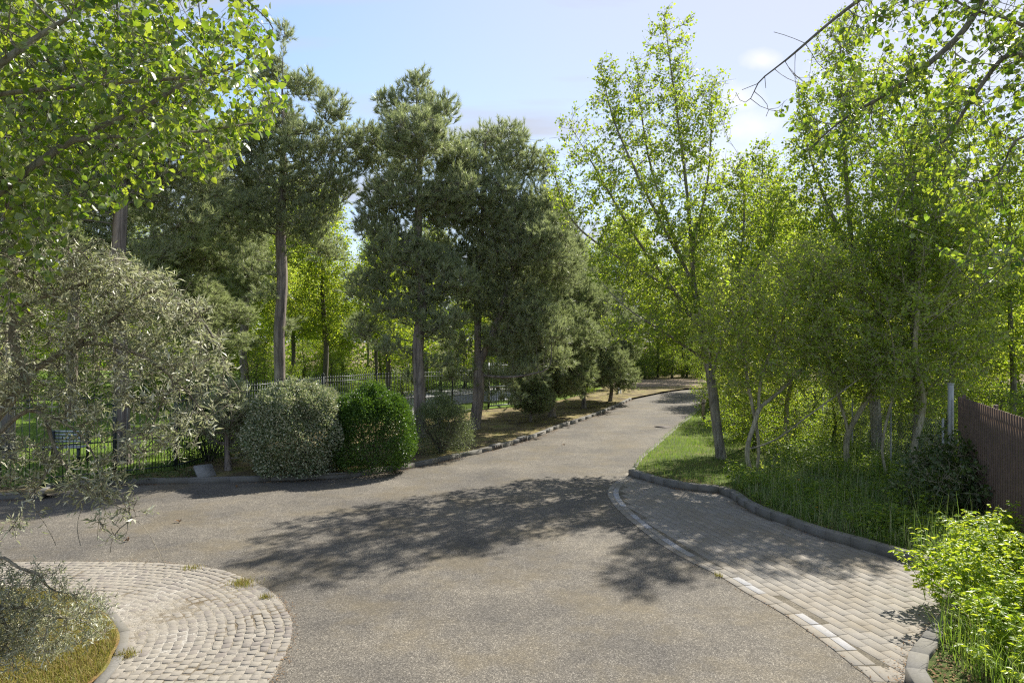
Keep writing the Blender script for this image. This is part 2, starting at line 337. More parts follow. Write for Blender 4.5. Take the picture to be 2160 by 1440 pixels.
KL = [(-60, 14.5), (-25, 14.1)] + [G(*p) for p in ((0, 1054), (83, 1032), (257, 1022), (447, 1018), (640, 1012), (760, 1004), (888, 983), (976, 964), (1050, 947), (1135, 921), (1176, 904), (1237, 884), (1290, 863), (1332, 843))]
KL = smooth_line(KL, 5)
KR_far = smooth_line([G(*p) for p in ((1486, 846), (1482, 856), (1456, 882), (1427, 905), (1377, 949), (1352, 970), (1327, 1003))], 4)
KR = smooth_line([G(*p) for p in ((1327, 1003), (1370, 1016), (1427, 1031), (1490, 1038), (1530, 1044), (1580, 1077), (1657, 1107), (1727, 1133), (1800, 1153), (1883, 1178), (1957, 1199), (2000, 1222), (2015, 1262), (1985, 1320), (1938, 1385), (1915, 1440))] + [(3.45, 5.0), (3.3, 2.5), (3.3, -20)], 5)
BAY = smooth_line([G(*p) for p in ((1318, 1000), (1283, 1031), (1292, 1062), (1345, 1112), (1420, 1165), (1517, 1215), (1573, 1250), (1613, 1272), (1653, 1296), (1703, 1330), (1750, 1364), (1800, 1405), (1845, 1445))] + [(3.1, 5.0), (3.25, 2.4)], 5)
poly_obj('ground', [(-1500, -300), (1500, -300), (1500, 2500), (-1500, 2500)], -.03, M['soil'])
poly_obj('road', [(-60, -20), (14, -20), (14, 20), (24, 38), (40, 46.5), (40, 58), (-60, 58)], 0.0, M['asphalt'])
FAREND = [(8.6, 43), (13, 47), (40, 48.5)]
# left verge and lawn slab
left_out = [tuple(p) for p in KL] + [(9.6, 41.5), (11.5, 44), (20, 47.2), (60, 49), (400, 60), (400, 1500), (-600, 1500), (-600, 14.5)]
FENCE = [(-13.5, 12.6), (-10.9, 14.1), (-9.1, 15.2), (-8.1, 16.0), (-7.6, 19.0), (-6.6, 23.2), (-5.3, 26.0), (-2.5, 27.9), (-1.1, 30.6)]
KLv = KL + np.array((0, .10))
poly_obj('verge_left', left_out[:] , .10, M['soil'])
poly_obj('lawn', [(-70, 13.2)] + FENCE + [(0.3, 31.2), (3, 36), (6, 44), (6, 70), (-80, 70)], .106, M['lawn'])
poly_obj('driveway', [G(*p, .1) for p in ((832, 828), (880, 823), (980, 819), (1090, 815), (1135, 832), (1085, 842), (985, 850), (905, 862), (880, 893), (842, 893), (850, 860))], .112, M['gravel'])
poly_obj('path', [(3.5, 47), (9, 45.2), (16, 48), (40, 50.5), (40, 58), (10, 54), (4, 51)], .106, M['path_sand'])
KRall = np.vstack([KR_far, KR[1:]])
right_out = [tuple(p) for p in KRall] + [(600, -20), (600, 50), (40, 45), (20, 41), (14, 37.5)]
poly_obj('verge_right', right_out, .10, M['lawn_verge'])

# kerbs
def resample(P, step):
    P = np.asarray(P, float); d = np.r_[0, np.cumsum(np.linalg.norm(np.diff(P, axis=0), axis=1))]
    n = max(1, int(d[-1]/step)); s = np.linspace(0, d[-1], n+1); return np.c_[np.interp(s, d, P[:, 0]), np.interp(s, d, P[:, 1])]
def kerb(name, line, side, L=1.0, w=.13, h=.135, mat='kerb', seed=1):
    """one run of kerb stones laid end to end; side=+1 puts them left of the direction of travel"""
    rg = np.random.default_rng(seed); mb = MB(); Q = resample(line, L)
    for a, b in zip(Q[:-1], Q[1:]):
        t = (b-a)/np.linalg.norm(b-a); nrm = np.array((-t[1], t[0]))*side
        mid = (a+b)/2 + nrm*w/2; ln = np.linalg.norm(b-a)
        mb.box((mid[0], mid[1], h/2-.03+rg.normal(0, .003)), (ln/2-.002, w/2, h/2+.03), math.atan2(t[1], t[0])+rg.normal(0, .002), .012, rg.normal(0, .01))
    o = mb.build(name, M[mat]); o['kind'] = 'structure'; return o
kerb('kerb_left', KL, 1, .9, .12, .118, seed=2)
kerb('kerb_right', KR - unit(np.c_[-np.gradient(KR, axis=0)[:, 1], np.gradient(KR, axis=0)[:, 0]])*.02, 1, .42, .17, .15, seed=3)
kerb('kerb_right_far', KR_far, 1, .9, .10, .115, seed=4)

# cobbles of the rounded corner, laid in rings
def stones(mb, cx, cy, ang, lx, ly, h, rg, j=.006, tl=.02, bv=.009):
    n = len(cx); V = np.zeros((n, 12, 3)); z0 = -.03
    hh = h + rg.normal(0, .06*tl, n); ca, sa = np.cos(ang), np.sin(ang)
    tx, ty = rg.normal(0, tl, n), rg.normal(0, tl, n)
    for k, (sx, sy) in enumerate(((-1, -1), (1, -1), (1, 1), (-1, 1))):
        jx, jy = rg.normal(0, j, n), rg.normal(0, j, n)
        for lv, (ins, zz) in enumerate(((0, None), (0, -bv*.8), (bv, 0))):
            x = sx*(lx/2-ins)+jx; y = sy*(ly/2-ins)+jy
            V[:, lv*4+k, 0] = cx + x*ca - y*sa; V[:, lv*4+k, 1] = cy + x*sa + y*ca
            V[:, lv*4+k, 2] = z0 if zz is None else hh+zz+x*tx+y*ty
    F = [(8, 9, 10, 11)]
    for q in (0, 4): F += [(q+a, q+(a+1) % 4, q+4+(a+1) % 4, q+4+a) for a in range(4)]
    F = (np.arange(n)[:, None, None]*12 + np.array(F)[None]).reshape(-1, 4)
    mb.add(V.reshape(-1, 3), F)
CX, CY, CR = -5.55, 6.35, 3.27
APRON_out = [(-30, CY+CR)] + [(CX+CR*math.sin(a), CY+CR*math.cos(a)) for a in np.linspace(0, math.pi/2, 24)] + [(CX+CR, -12)]
APRON_in = smooth_line([(-30, 8.5), G(-150, 1250), G(30, 1250), G(140, 1262), G(215, 1295), G(252, 1345), G(238, 1390), G(205, 1440), (-3.9, 5), (-3.9, 2), (-3.9, -12)], 4)
apron_poly = APRON_out + [tuple(p) for p in APRON_in[::-1]]
poly_obj('cobble_bed', apron_poly, .008, M['cobble_sand'])
def cobbles():
    rg = np.random.default_rng(5); mb = MB(); X = []; Y = []; A = []; LX = []; LY = []
    r = CR-.05; row = 0
    while r > .3:
        w = .098
        # arc part
        n = int(r*math.pi/2/.106); th = (np.arange(n)+(.5 if row % 2 else 0)+rg.normal(0, .09, n))/n*math.pi/2
        X += list(CX+r*np.sin(th)); Y += list(CY+r*np.cos(th)); A += list(-th); LX += list(rg.uniform(.082, .100, n)); LY += [w-.013]*n
        n = 100; s = (np.arange(n)+rg.normal(0, .07, n))*.106
        X += list(CX-.03-s); Y += [CY+r]*n; A += [0.0]*n; LX += list(rg.uniform(.084, .100, n)); LY += [w-.013]*n
        n = 40
        X += [CX+r]*n; Y += list(CY-.03-s[:n]); A += [math.pi/2]*n; LX += list(rg.uniform(.084, .100, n)); LY += [w-.013]*n
        r -= w; row += 1
    X, Y, A, LX, LY = map(np.array, (X, Y, A, LX, LY))
    X = X + .016*np.sin(Y*3.1+X)+rg.normal(0, .003, len(X)); Y = Y + .02*np.sin(X*2.7)+rg.normal(0, .003, len(X))
    k = inpoly(np.c_[X, Y], apron_poly); X, Y, A, LX, LY = X[k], Y[k], A[k], LX[k], LY[k]
    nz = np.sin(X*2.1+1)*np.cos(Y*1.7)+np.sin(X*.9-Y*1.3)
    stones(mb, X, Y, A+rg.normal(0, .03, len(X)), LX, LY, .0125+.005*nz*.5, rg, .007, .018, .006)
    o = mb.build('cobble_paving', M['cobble']); o['kind'] = 'structure'
cobbles()
kerb('kerb_apron', APRON_in[14:], 1, .6, .11, .035, 'kerb', 6)
poly_obj('grass_corner', [tuple(p) for p in APRON_in] + [(-40, -12), (-40, 8.5)], .05, M['moss_ground'])

# parking bay of concrete blocks
bay_poly = [tuple(p) for p in BAY] + [tuple(p) for p in KR[:-1][::-1] if p[1] > 2.3]
poly_obj('bay_bed', bay_poly, .005, M['paver_sand'])
def pavers():
    rg = np.random.default_rng(8); mb = MB(); wb = MB(); Q = resample(BAY, .305)
    line = np.array([p for p in Q]); T = unit(np.gradient(line, axis=0)); Nn = np.c_[-T[:, 1], T[:, 0]]
    A = np.arctan2(T[:, 1], T[:, 0])
    # edge course + two courses that follow the edge
    for k, off in enumerate((.06, .18)):
        P = line + Nn*off
        if k == 0: stones(mb, P[:, 0], P[:, 1], A, np.full(len(P), .296), np.full(len(P), .112), .0085, rg, .002, .005, .0025)
        else:
            white = np.zeros(len(P), bool)
            px = 1080 + P[:, 0]/P[:, 1]*FPX
            for a, b in ((1296, 1318), (1338, 1364), (1405, 1468), (1545, 1612), (1690, 1795)): white |= (px > a) & (px < b) & (P[:, 1] < 14.5)
            for msk, tgt in ((white, wb), (~white, mb)):
                if msk.any(): stones(tgt, P[msk, 0], P[msk, 1], A[msk], np.full(msk.sum(), .296), np.full(msk.sum(), .112), .0085, rg, .002, .005, .0025)
    inner = line + Nn*.29
    ip = [tuple(p) for p in inner] + [tuple(p) for p in KR[:-1][::-1] if p[1] > 2.3]
    # straight courses, half bond, along the mean direction of the edge
    a0 = math.atan2(G(1800, 1405)[1]-G(1420, 1165)[1], G(1800, 1405)[0]-G(1420, 1165)[0]); t = np.array((math.cos(a0), math.sin(a0))); nn = np.array((-t[1], t[0]))
    o = np.array(G(1700, 1250)); X = []; Y = []
    for r in range(-90, 90):
        for c in range(-60, 60):
            p = o + nn*r*.146 + t*(c+.5*(r % 2))*.286; X.append(p[0]); Y.append(p[1])
    P = np.c_[X, Y]; P = P[inpoly(P, ip)]
    stones(mb, P[:, 0], P[:, 1], a0+rg.normal(0, .008, len(P)), np.full(len(P), .280), np.full(len(P), .140), .0090+.0015*np.sin(P[:, 0]*1.9)*np.cos(P[:, 1]*1.3), rg, .0018, .005, .0025)
    ob = mb.build('bay_paving', M['paver']); ob['kind'] = 'structure'
    ob = wb.build('road_marking', M['white_block']); ob['kind'] = 'structure'
pavers()

# ------------------------------------------------------------------ leaves, twigs, trees
def leaf_mesh(pos, axis, size, wr=.8, kind=6, up=1.0, rg=None, fold=.18, droop=0.0):
    n = len(pos); a = unit(axis + np.array((0, 0, -droop))); nr = unit(np.array((0, 0, up)) + rg.normal(0, 1, (n, 3)))
    nr = unit(nr - a*np.sum(nr*a, 1, keepdims=True)); s = np.cross(a, nr); sz = size[:, None]
    if kind == 6:
        P = [pos, pos+sz*(.22*a-.5*wr*s+fold*nr*.6), pos+sz*(.62*a-.40*wr*s+fold*nr*.5), pos+sz*a*1.0-sz*nr*.10, pos+sz*(.62*a+.40*wr*s+fold*nr*.5), pos+sz*(.22*a+.5*wr*s+fold*nr*.6)]
        V = np.stack(P, 1); F = np.array([(0, 1, 2, 3), (0, 3, 4, 5)])
    else:
        V = np.stack([pos, pos+sz*(.42*a-.5*wr*s+fold*nr*.5), pos+sz*a, pos+sz*(.42*a+.5*wr*s+fold*nr*.5)], 1); F = np.array([(0, 1, 2, 3)])
    k = V.shape[1]; F = (np.arange(n)[:, None, None]*k+F[None]).reshape(-1, 4)
    return V.reshape(-1, 3), F
def ell(rg, n, c, r, hollow=.0):
    d = unit(rg.normal(size=(n, 3))); q = rg.uniform(hollow**3, 1, n)**(1/3)
    return np.asarray(c) + d*q[:, None]*np.asarray(r)
def blobs(rg, n, spec, hollow=0.0):
    """spec: list of (centre, radii) -> n points spread by volume"""
    v = np.array([np.prod(s[1]) for s in spec])**.8; v = v/v.sum()
    return np.vstack([ell(rg, max(1, int(n*w)), s[0], s[1], hollow) for w, s in zip(v, spec)])
def colonize(rg, attr, roots, step=.2, infl=1.5, kill=.35, trop=(0, 0, .1), jit=.15, iters=140, maxn=9000):
    """roots: list of polylines (first one starts at the ground); later ones start at the nearest node so far"""
    P = []; par = []
    for pl in roots:
        pl = np.asarray(pl, float)
        if P: i0 = int(np.argmin(np.linalg.norm(np.array(P)-pl[0], axis=1)))
        else: P.append(pl[0]); par.append(-1); i0 = 0
        prev = i0; pts = smooth3(pl, step)
        for q in pts[1:]: P.append(q); par.append(prev); prev = len(P)-1
    P = np.array(P); par = list(par); A = attr.copy(); trop = np.array(trop, float)
    D = np.full(len(A), 1e9); I = np.zeros(len(A), int)
    def upd(lo, hi):
        for c in range(lo, hi, 400):
            e = min(hi, c+400); dm = np.linalg.norm(A[:, None]-P[None, c:e], axis=2); j = dm.argmin(1); dd = dm[np.arange(len(A)), j]
            k = dd < D; D[k] = dd[k]; I[k] = j[k]+c
    upd(0, len(P))
    for it in range(iters):
        act = (D < infl); 
        if not act.any():
            if len(A) == 0: break
            infl *= 1.4
            if infl > 30: break
            continue
        S = np.zeros_like(P); np.add.at(S, I[act], unit(A[act]-P[I[act]]))
        ids = np.unique(I[act]); d = unit(unit(S[ids]) + trop + rg.normal(0, jit, (len(ids), 3)))
        new = P[ids] + d*step
        dm = np.array([np.min(np.sum((P[max(0, len(P)-3000):]-q)**2, axis=1)) for q in new])
        ok = dm > (step*.45)**2
        if not ok.any():
            kk = D > infl*.999 if False else rg.random(len(A)) > .3
            A, D, I = A[kk], D[kk], I[kk]; continue
        lo = len(P); P = np.vstack([P, new[ok]]); par += list(ids[ok])
        upd(lo, len(P)); kk = D > kill; A, D, I = A[kk], D[kk], I[kk]
        if len(A) == 0 or len(P) > maxn: break
    return P, np.array(par)
def smooth3(pl, step):
    pl = np.asarray(pl, float)
    if len(pl) > 2: 
        pl2 = []
        Q = np.vstack([2*pl[0]-pl[1], pl, 2*pl[-1]-pl[-2]])
        for i in range(1, len(Q)-2):
            for t in np.arange(5)/5: pl2.append(.5*((2*Q[i])+(-Q[i-1]+Q[i+1])*t+(2*Q[i-1]-5*Q[i]+4*Q[i+1]-Q[i+2])*t*t+(-Q[i-1]+3*Q[i]-3*Q[i+1]+Q[i+2])*t**3))
        pl2.append(pl[-1]); pl = np.array(pl2)
    d = np.r_[0, np.cumsum(np.linalg.norm(np.diff(pl, axis=0), axis=1))]; n = max(1, int(round(d[-1]/step))); s = np.linspace(0, d[-1], n+1)
    return np.stack([np.interp(s, d, pl[:, k]) for k in range(3)], 1)
def skeleton(P, par, r_tip, r_base, relax=2):
    n = len(P); kids = [[] for _ in range(n)]
    for i in range(1, n): kids[par[i]].append(i)
    tips = np.zeros(n)
    for i in range(n-1, -1, -1):
        if not kids[i]: tips[i] = 1
        if par[i] >= 0: tips[par[i]] += tips[i]
    e = math.log(max(2, tips[0]))/math.log(r_base/r_tip); rad = r_tip*tips**(1/e)
    main = np.full(n, -1)
    for i in range(n):
        if kids[i]: main[i] = max(kids[i], key=lambda k: tips[k])
    P = P.copy()
    for _ in range(relax):
        m = (main >= 0) & (par >= 0); idx = np.where(m)[0]
        P[idx] = .5*P[idx]+.25*P[par[idx]]+.25*P[main[idx]]
    return P, par, rad, kids, main, tips
def wood_mesh(sk, thick=.02, sides=8, flare=0.0):
    P, par, rad, kids, main, tips = sk; mb = MB()
    rad = rad.copy(); used = np.zeros(len(P), bool)
    z0 = P[0][2]
    # thick chains
    st = [(0, -1)]
    while st:
        i, p = st.pop(); ch = [i] if p < 0 else [p, i]
        while True:
            j = main[ch[-1]]
            for k in kids[ch[-1]]:
                if k != j and rad[k] >= thick: st.append((k, ch[-1]))
            if j < 0 or rad[j] < thick: break
            ch.append(j)
        if len(ch) > 1:
            r = rad[ch].copy()
            if p >= 0: r[0] = min(r[0], r[1]*1.15)
            elif flare: r *= 1+flare*np.exp(-(P[ch][:, 2]-z0)/.18)
            V, F = tube(P[ch], r, sides if r.max() > .05 else 6, False); mb.add(V, F); used[ch if p < 0 else ch[1:]] = True
    idx = np.where(~used & (par >= 0))[0]
    if len(idx):
        pr = par[idx]; V, F = prisms(P[pr], P[idx], np.minimum(rad[pr], rad[idx]*1.3), rad[idx], 3); mb.add(V, F)
    return mb
def twig_leaves(rg, sk, per, size, maxtips=3, spread=.08, wr=.8, kind=6, up=1.0, droop=.3, svar=.25, keep=None, clump=0.0):
    P, par, rad, kids, main, tips = sk
    idx = np.where((tips <= maxtips) & (par >= 0))[0]
    if keep is not None: idx = idx[keep(P[idx])]
    if clump > 0:
        q = P[idx]; w = np.sin(q[:, 0]*2.3+q[:, 2]*1.1)+np.sin(q[:, 1]*2.9-q[:, 2]*1.9+1.3)+np.sin(q[:, 2]*3.3+q[:, 0]*1.4)
        idx = idx[w > -3+clump*3*rg.random(len(idx))*1.6]
    n = rg.poisson(per, len(idx)); ii = np.repeat(idx, n); t = rg.random(len(ii))[:, None]
    pos = P[par[ii]]*(1-t)+P[ii]*t + rg.normal(0, spread, (len(ii), 3))
    ax = unit(P[ii]-P[par[ii]])*.7 + rg.normal(0, .8, (len(ii), 3))
    sz = size*(1+rg.normal(0, svar, len(ii))).clip(.35, 1.7)
    return leaf_mesh(pos, unit(ax), sz, wr, kind, up, rg, droop=droop)

def shoots(rg, sk, k, length, maxtips, up=.25, keep=None, clump=0.0):
    """short leafy side twigs on every thin branch: returns start, middle, end points"""
    P, par, rad, kids, main, tips = sk; idx = np.where((tips <= maxtips) & (par >= 0))[0]
    if clump > 0:
        q = P[idx]; w = np.sin(q[:, 0]*2.3+q[:, 2]*1.1)+np.sin(q[:, 1]*2.9-q[:, 2]*1.9+1.3)+np.sin(q[:, 2]*3.3+q[:, 0]*1.4)
        idx = idx[w > -3+clump*5*rg.random(len(idx))]
    ii = np.repeat(idx, rg.poisson(k, len(idx))); d0 = unit(P[ii]-P[par[ii]]); n = len(ii)
    a = P[par[ii]]+(P[ii]-P[par[ii]])*rg.random((n, 1)); d = unit(d0*.5+unit(rg.normal(size=(n, 3)))*.9+np.array((0, 0, up)))
    l = length*rg.uniform(.35, 1.25, (n, 1)); b = a+d*l*.5; d2 = unit(d+np.array((0, 0, up))*.6+rg.normal(0, .25, (n, 3))); return a, b, b+d2*l*.5
def make_tree(name, base, label, cat, group, seed, spec, roots, n_attr, step, infl, kill, trop, r_tip, r_base, bark, leaf, leaf_size, per,
              maxtips=3, spread=.08, wr=.8, kind=6, up=1.0, droop=.3, jit=.15, thick=.02, flare=.25, keep=None, cut=None, parts=('trunk', 'crown'), clump=0.0, iters=140, sides=8, shoot=(3, .3), stips=8):
    rg = np.random.default_rng(seed); A = blobs(rg, n_attr, spec)
    if cut is not None: A = A[cut(A)]
    A = A[A[:, 2] > .15]
    P, par = colonize(rg, A, roots, step, infl, kill, trop, jit, iters)
    sk = skeleton(P, par, r_tip, r_base)
    e = empty(name, base, label, cat, group)
    wm = wood_mesh(sk, thick, sides, flare); a, b, c = shoots(rg, sk, shoot[0], shoot[1], stips, trop[2] if trop[2] > 0 else -.1, None, clump)
    if cut is not None: q = cut(c); a, b, c = a[q], b[q], c[q]
    for u, v, r1, r2 in ((a, b, 1.0, .8), (b, c, .8, .45)):
        V, F = prisms(u, v, np.full(len(u), r_tip*r1), np.full(len(u), r_tip*r2), 3); wm.add(V, F)
    wm.build(parts[0], M[bark], e, True, base)
    n = rg.poisson(per, len(a)); ii = np.repeat(np.arange(len(a)), n); t = rg.uniform(.1, 1.05, (len(ii), 1))
    pos = np.where(t < .5, a[ii]+(b[ii]-a[ii])*t*2, b[ii]+(c[ii]-b[ii])*(t*2-1)) + rg.normal(0, spread*.5, (len(ii), 3))
    ax = unit(unit(c[ii]-a[ii])*.6+rg.normal(0, .6, (len(ii), 3)))
    V, F = leaf_mesh(pos, ax, leaf_size*(1+rg.normal(0, .25, len(ii))).clip(.35, 1.6), wr, kind, up, rg, droop=droop)
    if cut is not None:
        k = V.reshape(-1, kind if kind == 6 else 4, 3)[:, 0]; m = cut(k); nv = kind if kind == 6 else 4; nf = 2 if kind == 6 else 1
        Vk = V.reshape(-1, nv, 3)[m].reshape(-1, 3); q = m.sum(); F = (np.arange(q)[:, None, None]*nv + F.reshape(-1, nf, 4)[:1]).reshape(-1, 4); V = Vk
    mesh_np(parts[1], V, F, M[leaf], e, False, base)
    print('TREE', name, len(P), 'nodes', len(F), 'leaf quads'); return e
def copy_tree(o, loc, rz, sc, label, group=None, parent=None):
    c = o.copy(); C.objects.link(c); c.location = loc; c.rotation_euler = (0, 0, rz); c.scale = (sc, sc, sc) if not isinstance(sc, tuple) else sc
    if label: c['label'] = label
    if group: c['group'] = group
    for ch in o.children:
        d = ch.copy(); C.objects.link(d); d.parent = c
    return c

# ---- pines: whorls of limbs, side shoots, tufts of needles
def pine(name, base, H, lo, prof, seed, label, cat='pine tree', group=None, r0=.22, lean=(0, 0), needle='needle', nl=.10, nw=.012, dens=1.0, whorl=.36, bend=None, asc=.25, low_limbs=(), bark='pine_bark', nn=13):
    rg = np.random.default_rng(seed); base = np.asarray(base, float); mb = MB(); A = []; B = []; RA = []; RB = []; TP = []; TD = []
    nz = int(H/.4); zs = np.linspace(0, H, nz+1); w = zs/H
    cx = lean[0]*w + .10*np.sin(w*5+seed)*w; cyy = lean[1]*w + .10*np.cos(w*4+seed*2)*w
    T = np.c_[cx, cyy, zs]; rr = r0*(1-w)**.75+.02; rr = rr*(1+.3*np.exp(-zs/.25))*(1+.05*np.sin(zs*3.3+seed))
    V, F = tube(T, rr, 10, False); mb.add(V, F)
    at = lambda z: np.array((np.interp(z, zs, cx), np.interp(z, zs, cyy), z))
    limbs = []
    z = lo*H
    while z < H*.985:
        t = (z/H-lo)/(1-lo); k = rg.integers(4, 7); a0 = rg.uniform(0, 6.28)
        for j in range(k):
            if rg.random() < .12: continue
            limbs.append((z+rg.normal(0, .12), a0+j*6.283/k+rg.normal(0, .3), prof(t)*rg.uniform(.5, 1.22), asc+.75*t**1.5+rg.normal(0, .2)))
        z += whorl*rg.uniform(.75, 1.2)*(1-.35*t)
    for l in low_limbs: limbs.append(l)
    for (z, az, L, el) in limbs:
        if L < .15: L = .15
        n = max(4, int(L/.22)); s = np.linspace(0, 1, n+1)
        d = np.array((math.cos(az), math.sin(az), 0)); side = np.array((-d[1], d[0], 0))
        wob = rg.normal(0, .05)*L
        rise = L*(math.sin(el)*s*.8 - .10*s*(1-s)*2 + .22*s**3)
        Q = at(z) + d*(L*math.cos(el)*s)[:, None] + side*(wob*np.sin(s*4))[:, None]; Q[:, 2] += rise
        Q[1:] += rg.normal(0, .025, (n, 3))
        rl = (.008+.012*L)*(1-s)**.8+.005
        V, F = tube(Q, rl, 5, False); mb.add(V, F)
        TP.append(Q[-1]); TD.append(unit(Q[-1]-Q[-2])+np.array((0, 0, .2)))
        for i in range(1, n+1):
            s0 = i/n
            if s0 < .3 and L > .8: continue
            for sd in (-1, 1):
                for rep in range(3 if rg.random() < .55*dens else 2):
                    ll = (.22+.40*L*(1-s0*.75)*rg.uniform(.5, 1.1)); ll = min(ll, 1.2)
                    u = unit(Q[i]-Q[i-1]); dd = unit(u*rg.uniform(.5, 1.0) + side*sd*rg.uniform(.5, 1.0) + np.array((0, 0, rg.uniform(-.25, .55))))
                    m = max(2, int(ll/.16)); q = Q[i][None] + dd[None]*np.linspace(0, ll, m+1)[:, None]; q[:, 2] += .22*np.linspace(0, 1, m+1)**2*ll
                    A.append(q[:-1]); B.append(q[1:]); rs = np.linspace(.011, .005, m+1); RA.append(rs[:-1]); RB.append(rs[1:])
                    for g in range(1, m+1):
                        if g/m < .45: continue
                        TP.append(q[g]); TD.append(dd+np.array((0, 0, .15)))
                        if rg.random() < .6*dens:   # short side shoot
                            d2 = unit(dd + rg.normal(0, .8, 3) + np.array((0, 0, .2))); e2 = q[g]+d2*rg.uniform(.10, .22)
                            A.append(q[g][None]); B.append(e2[None]); RA.append(np.array([.006])); RB.append(np.array([.004]))
                            TP.append(e2); TD.append(d2)
    A = np.vstack(A); B = np.vstack(B); V, F = prisms(A, B, np.concatenate(RA), np.concatenate(RB), 3); mb.add(V, F)
    e = empty(name, base, label, cat, group); mb.build('trunk', M[bark], e, True)
    TP = np.array(TP); TD = unit(np.array(TD)); n = len(TP)
    pos = np.repeat(TP, nn, 0); td = np.repeat(TD, nn, 0)
    pos = pos - td*rg.uniform(0, .14, (len(pos), 1))
    nd = unit(td*rg.uniform(.5, 1.3, (len(pos), 1)) + unit(rg.normal(size=(len(pos), 3)))*.85)
    ln = nl*rg.uniform(.7, 1.2, (len(pos), 1)); sd = unit(np.cross(nd, rg.normal(size=(len(pos), 3))))
    V = np.stack([pos-sd*nw/2, pos+sd*nw/2, pos+nd*ln], 1).reshape(-1, 3); F = np.arange(len(V)).reshape(-1, 3)
    mesh_np('crown', V, F, M[needle], e)
    print('PINE', label[:30], n, 'tufts', len(F)); return e
def pine2(name, base, label, seed, spec, trunk, limbs, n, r0=.2, group=None, needle='needle', nl=.185, nw=.015, nn=16, k=3.4, kill=.21, sl=.36, trop=(0, 0, .10), bark='pine_bark'):
    rg = np.random.default_rng(seed); base = np.asarray(base, float); A = blobs(rg, int(n*2.1), spec); A = A[A[:, 2] > .25]
    P, par = colonize(rg, A, [trunk]+limbs, .2, 1.6, kill, trop, .2)
    sk = skeleton(P, par, .0035, r0); wm = wood_mesh(sk, .02, 9, .3); a, b, c = shoots(rg, sk, k, sl, 8, .45)
    for u, v, r1, r2 in ((a, b, .005, .004), (b, c, .004, .003)):
        V, F = prisms(u, v, np.full(len(u), r1), np.full(len(u), r2), 3); wm.add(V, F)
    dd = unit(c-b+np.array((0, 0, .06))); TP = np.vstack([c, (b+c)/2]); TD = np.vstack([dd, dd])
    e = empty(name, tuple(base), label, 'pine tree', group); wm.build('trunk', M[bark], e, True, base)
    pos = np.repeat(TP, nn, 0); td = np.repeat(TD, nn, 0); pos = pos - td*rg.uniform(0, .10, (len(pos), 1))
    nd = unit(td*rg.uniform(.7, 1.6, (len(pos), 1)) + unit(rg.normal(size=(len(pos), 3)))*.75)
    ln = nl*rg.uniform(.7, 1.15, (len(pos), 1)); sd = unit(np.cross(nd, rg.normal(size=(len(pos), 3))))
    V = np.stack([pos-sd*nw/2, pos+sd*nw/2, pos+nd*ln], 1).reshape(-1, 3); F = np.arange(len(V)).reshape(-1, 3)
    mesh_np('crown', V, F, M[needle], e, False, base); print('PINE2', label[:30], len(TP), 'tufts', len(F)); return e
def at_px(px, d, z=.1): return ((px-1080)/FPX*d, d, z)
def prof_std(w0, w1=.25, peak=.25):
    return lambda t: (w0*(.75+.25*min(1, t/peak)) if t < peak else w0*(1-((t-peak)/(1-peak))**1.9)**.75)+w1*(1-t)*.3+.12

E = lambda px, py, d, rx, ry, rz: (W(px, py, d), (rx, ry, rz))
def crown(rg_seed, d, items, dy=.85):
    rg = np.random.default_rng(rg_seed); return [E(x, y, d+rg.normal(0, .5), r*1.15, r*dy*1.1, r*.88) for x, y, r in items]
def trunkline(px, d, top, seed=0, lean=0):
    b = np.array(at_px(px, d)); t = W(px+lean, top, d); rg = np.random.default_rng(seed); s = np.linspace(0, 1, 9)[:, None]
    Q = b+(t-b)*s; Q[1:-1, :2] += rg.normal(0, .06, (7, 2)); return Q
p1 = pine2('pine_tree', at_px(588, 22), 'tall pine with a bare straight trunk rising behind the variegated round bush', 11,
    crown(1, 22, [(600, 70, .35), (565, 160, .6), (640, 190, .6), (705, 235, .55), (590, 260, .8), (520, 300, .9), (650, 310, .9), (740, 310, .7), (480, 390, .9), (590, 390, 1.1), (690, 390, .9), (770, 350, .5), (530, 455, .9), (660, 450, .8), (510, 560, .45), (690, 530, .5), (560, 620, .35), (450, 440, .6), (460, 350, .6), (780, 290, .5), (640, 480, .8), (480, 500, .7), (620, 690, .2)]),
    trunkline(586, 22, 60, 1, 14), [], 2700, .18)
p2 = pine2('pine_tree', at_px(885, 21.5), 'pine with a tall lumpy crown beside the loose grey shrub, trunk visible below', 12,
    crown(2, 21.5, [(878, 185, .5), (825, 225, .55), (925, 240, .6), (870, 290, .9), (815, 340, .7), (940, 330, .7), (850, 420, 1.0), (930, 440, .9), (790, 480, .6), (840, 540, .9), (910, 560, .8), (775, 610, .65), (840, 650, .7), (930, 690, .6), (770, 700, .5), (965, 600, .7), (800, 420, .6), (965, 400, .6), (900, 620, .7), (820, 740, .35), (945, 770, .3), (860, 800, .25)], 1.0),
    trunkline(885, 21.5, 165, 2, -5), [], 2900, .19)
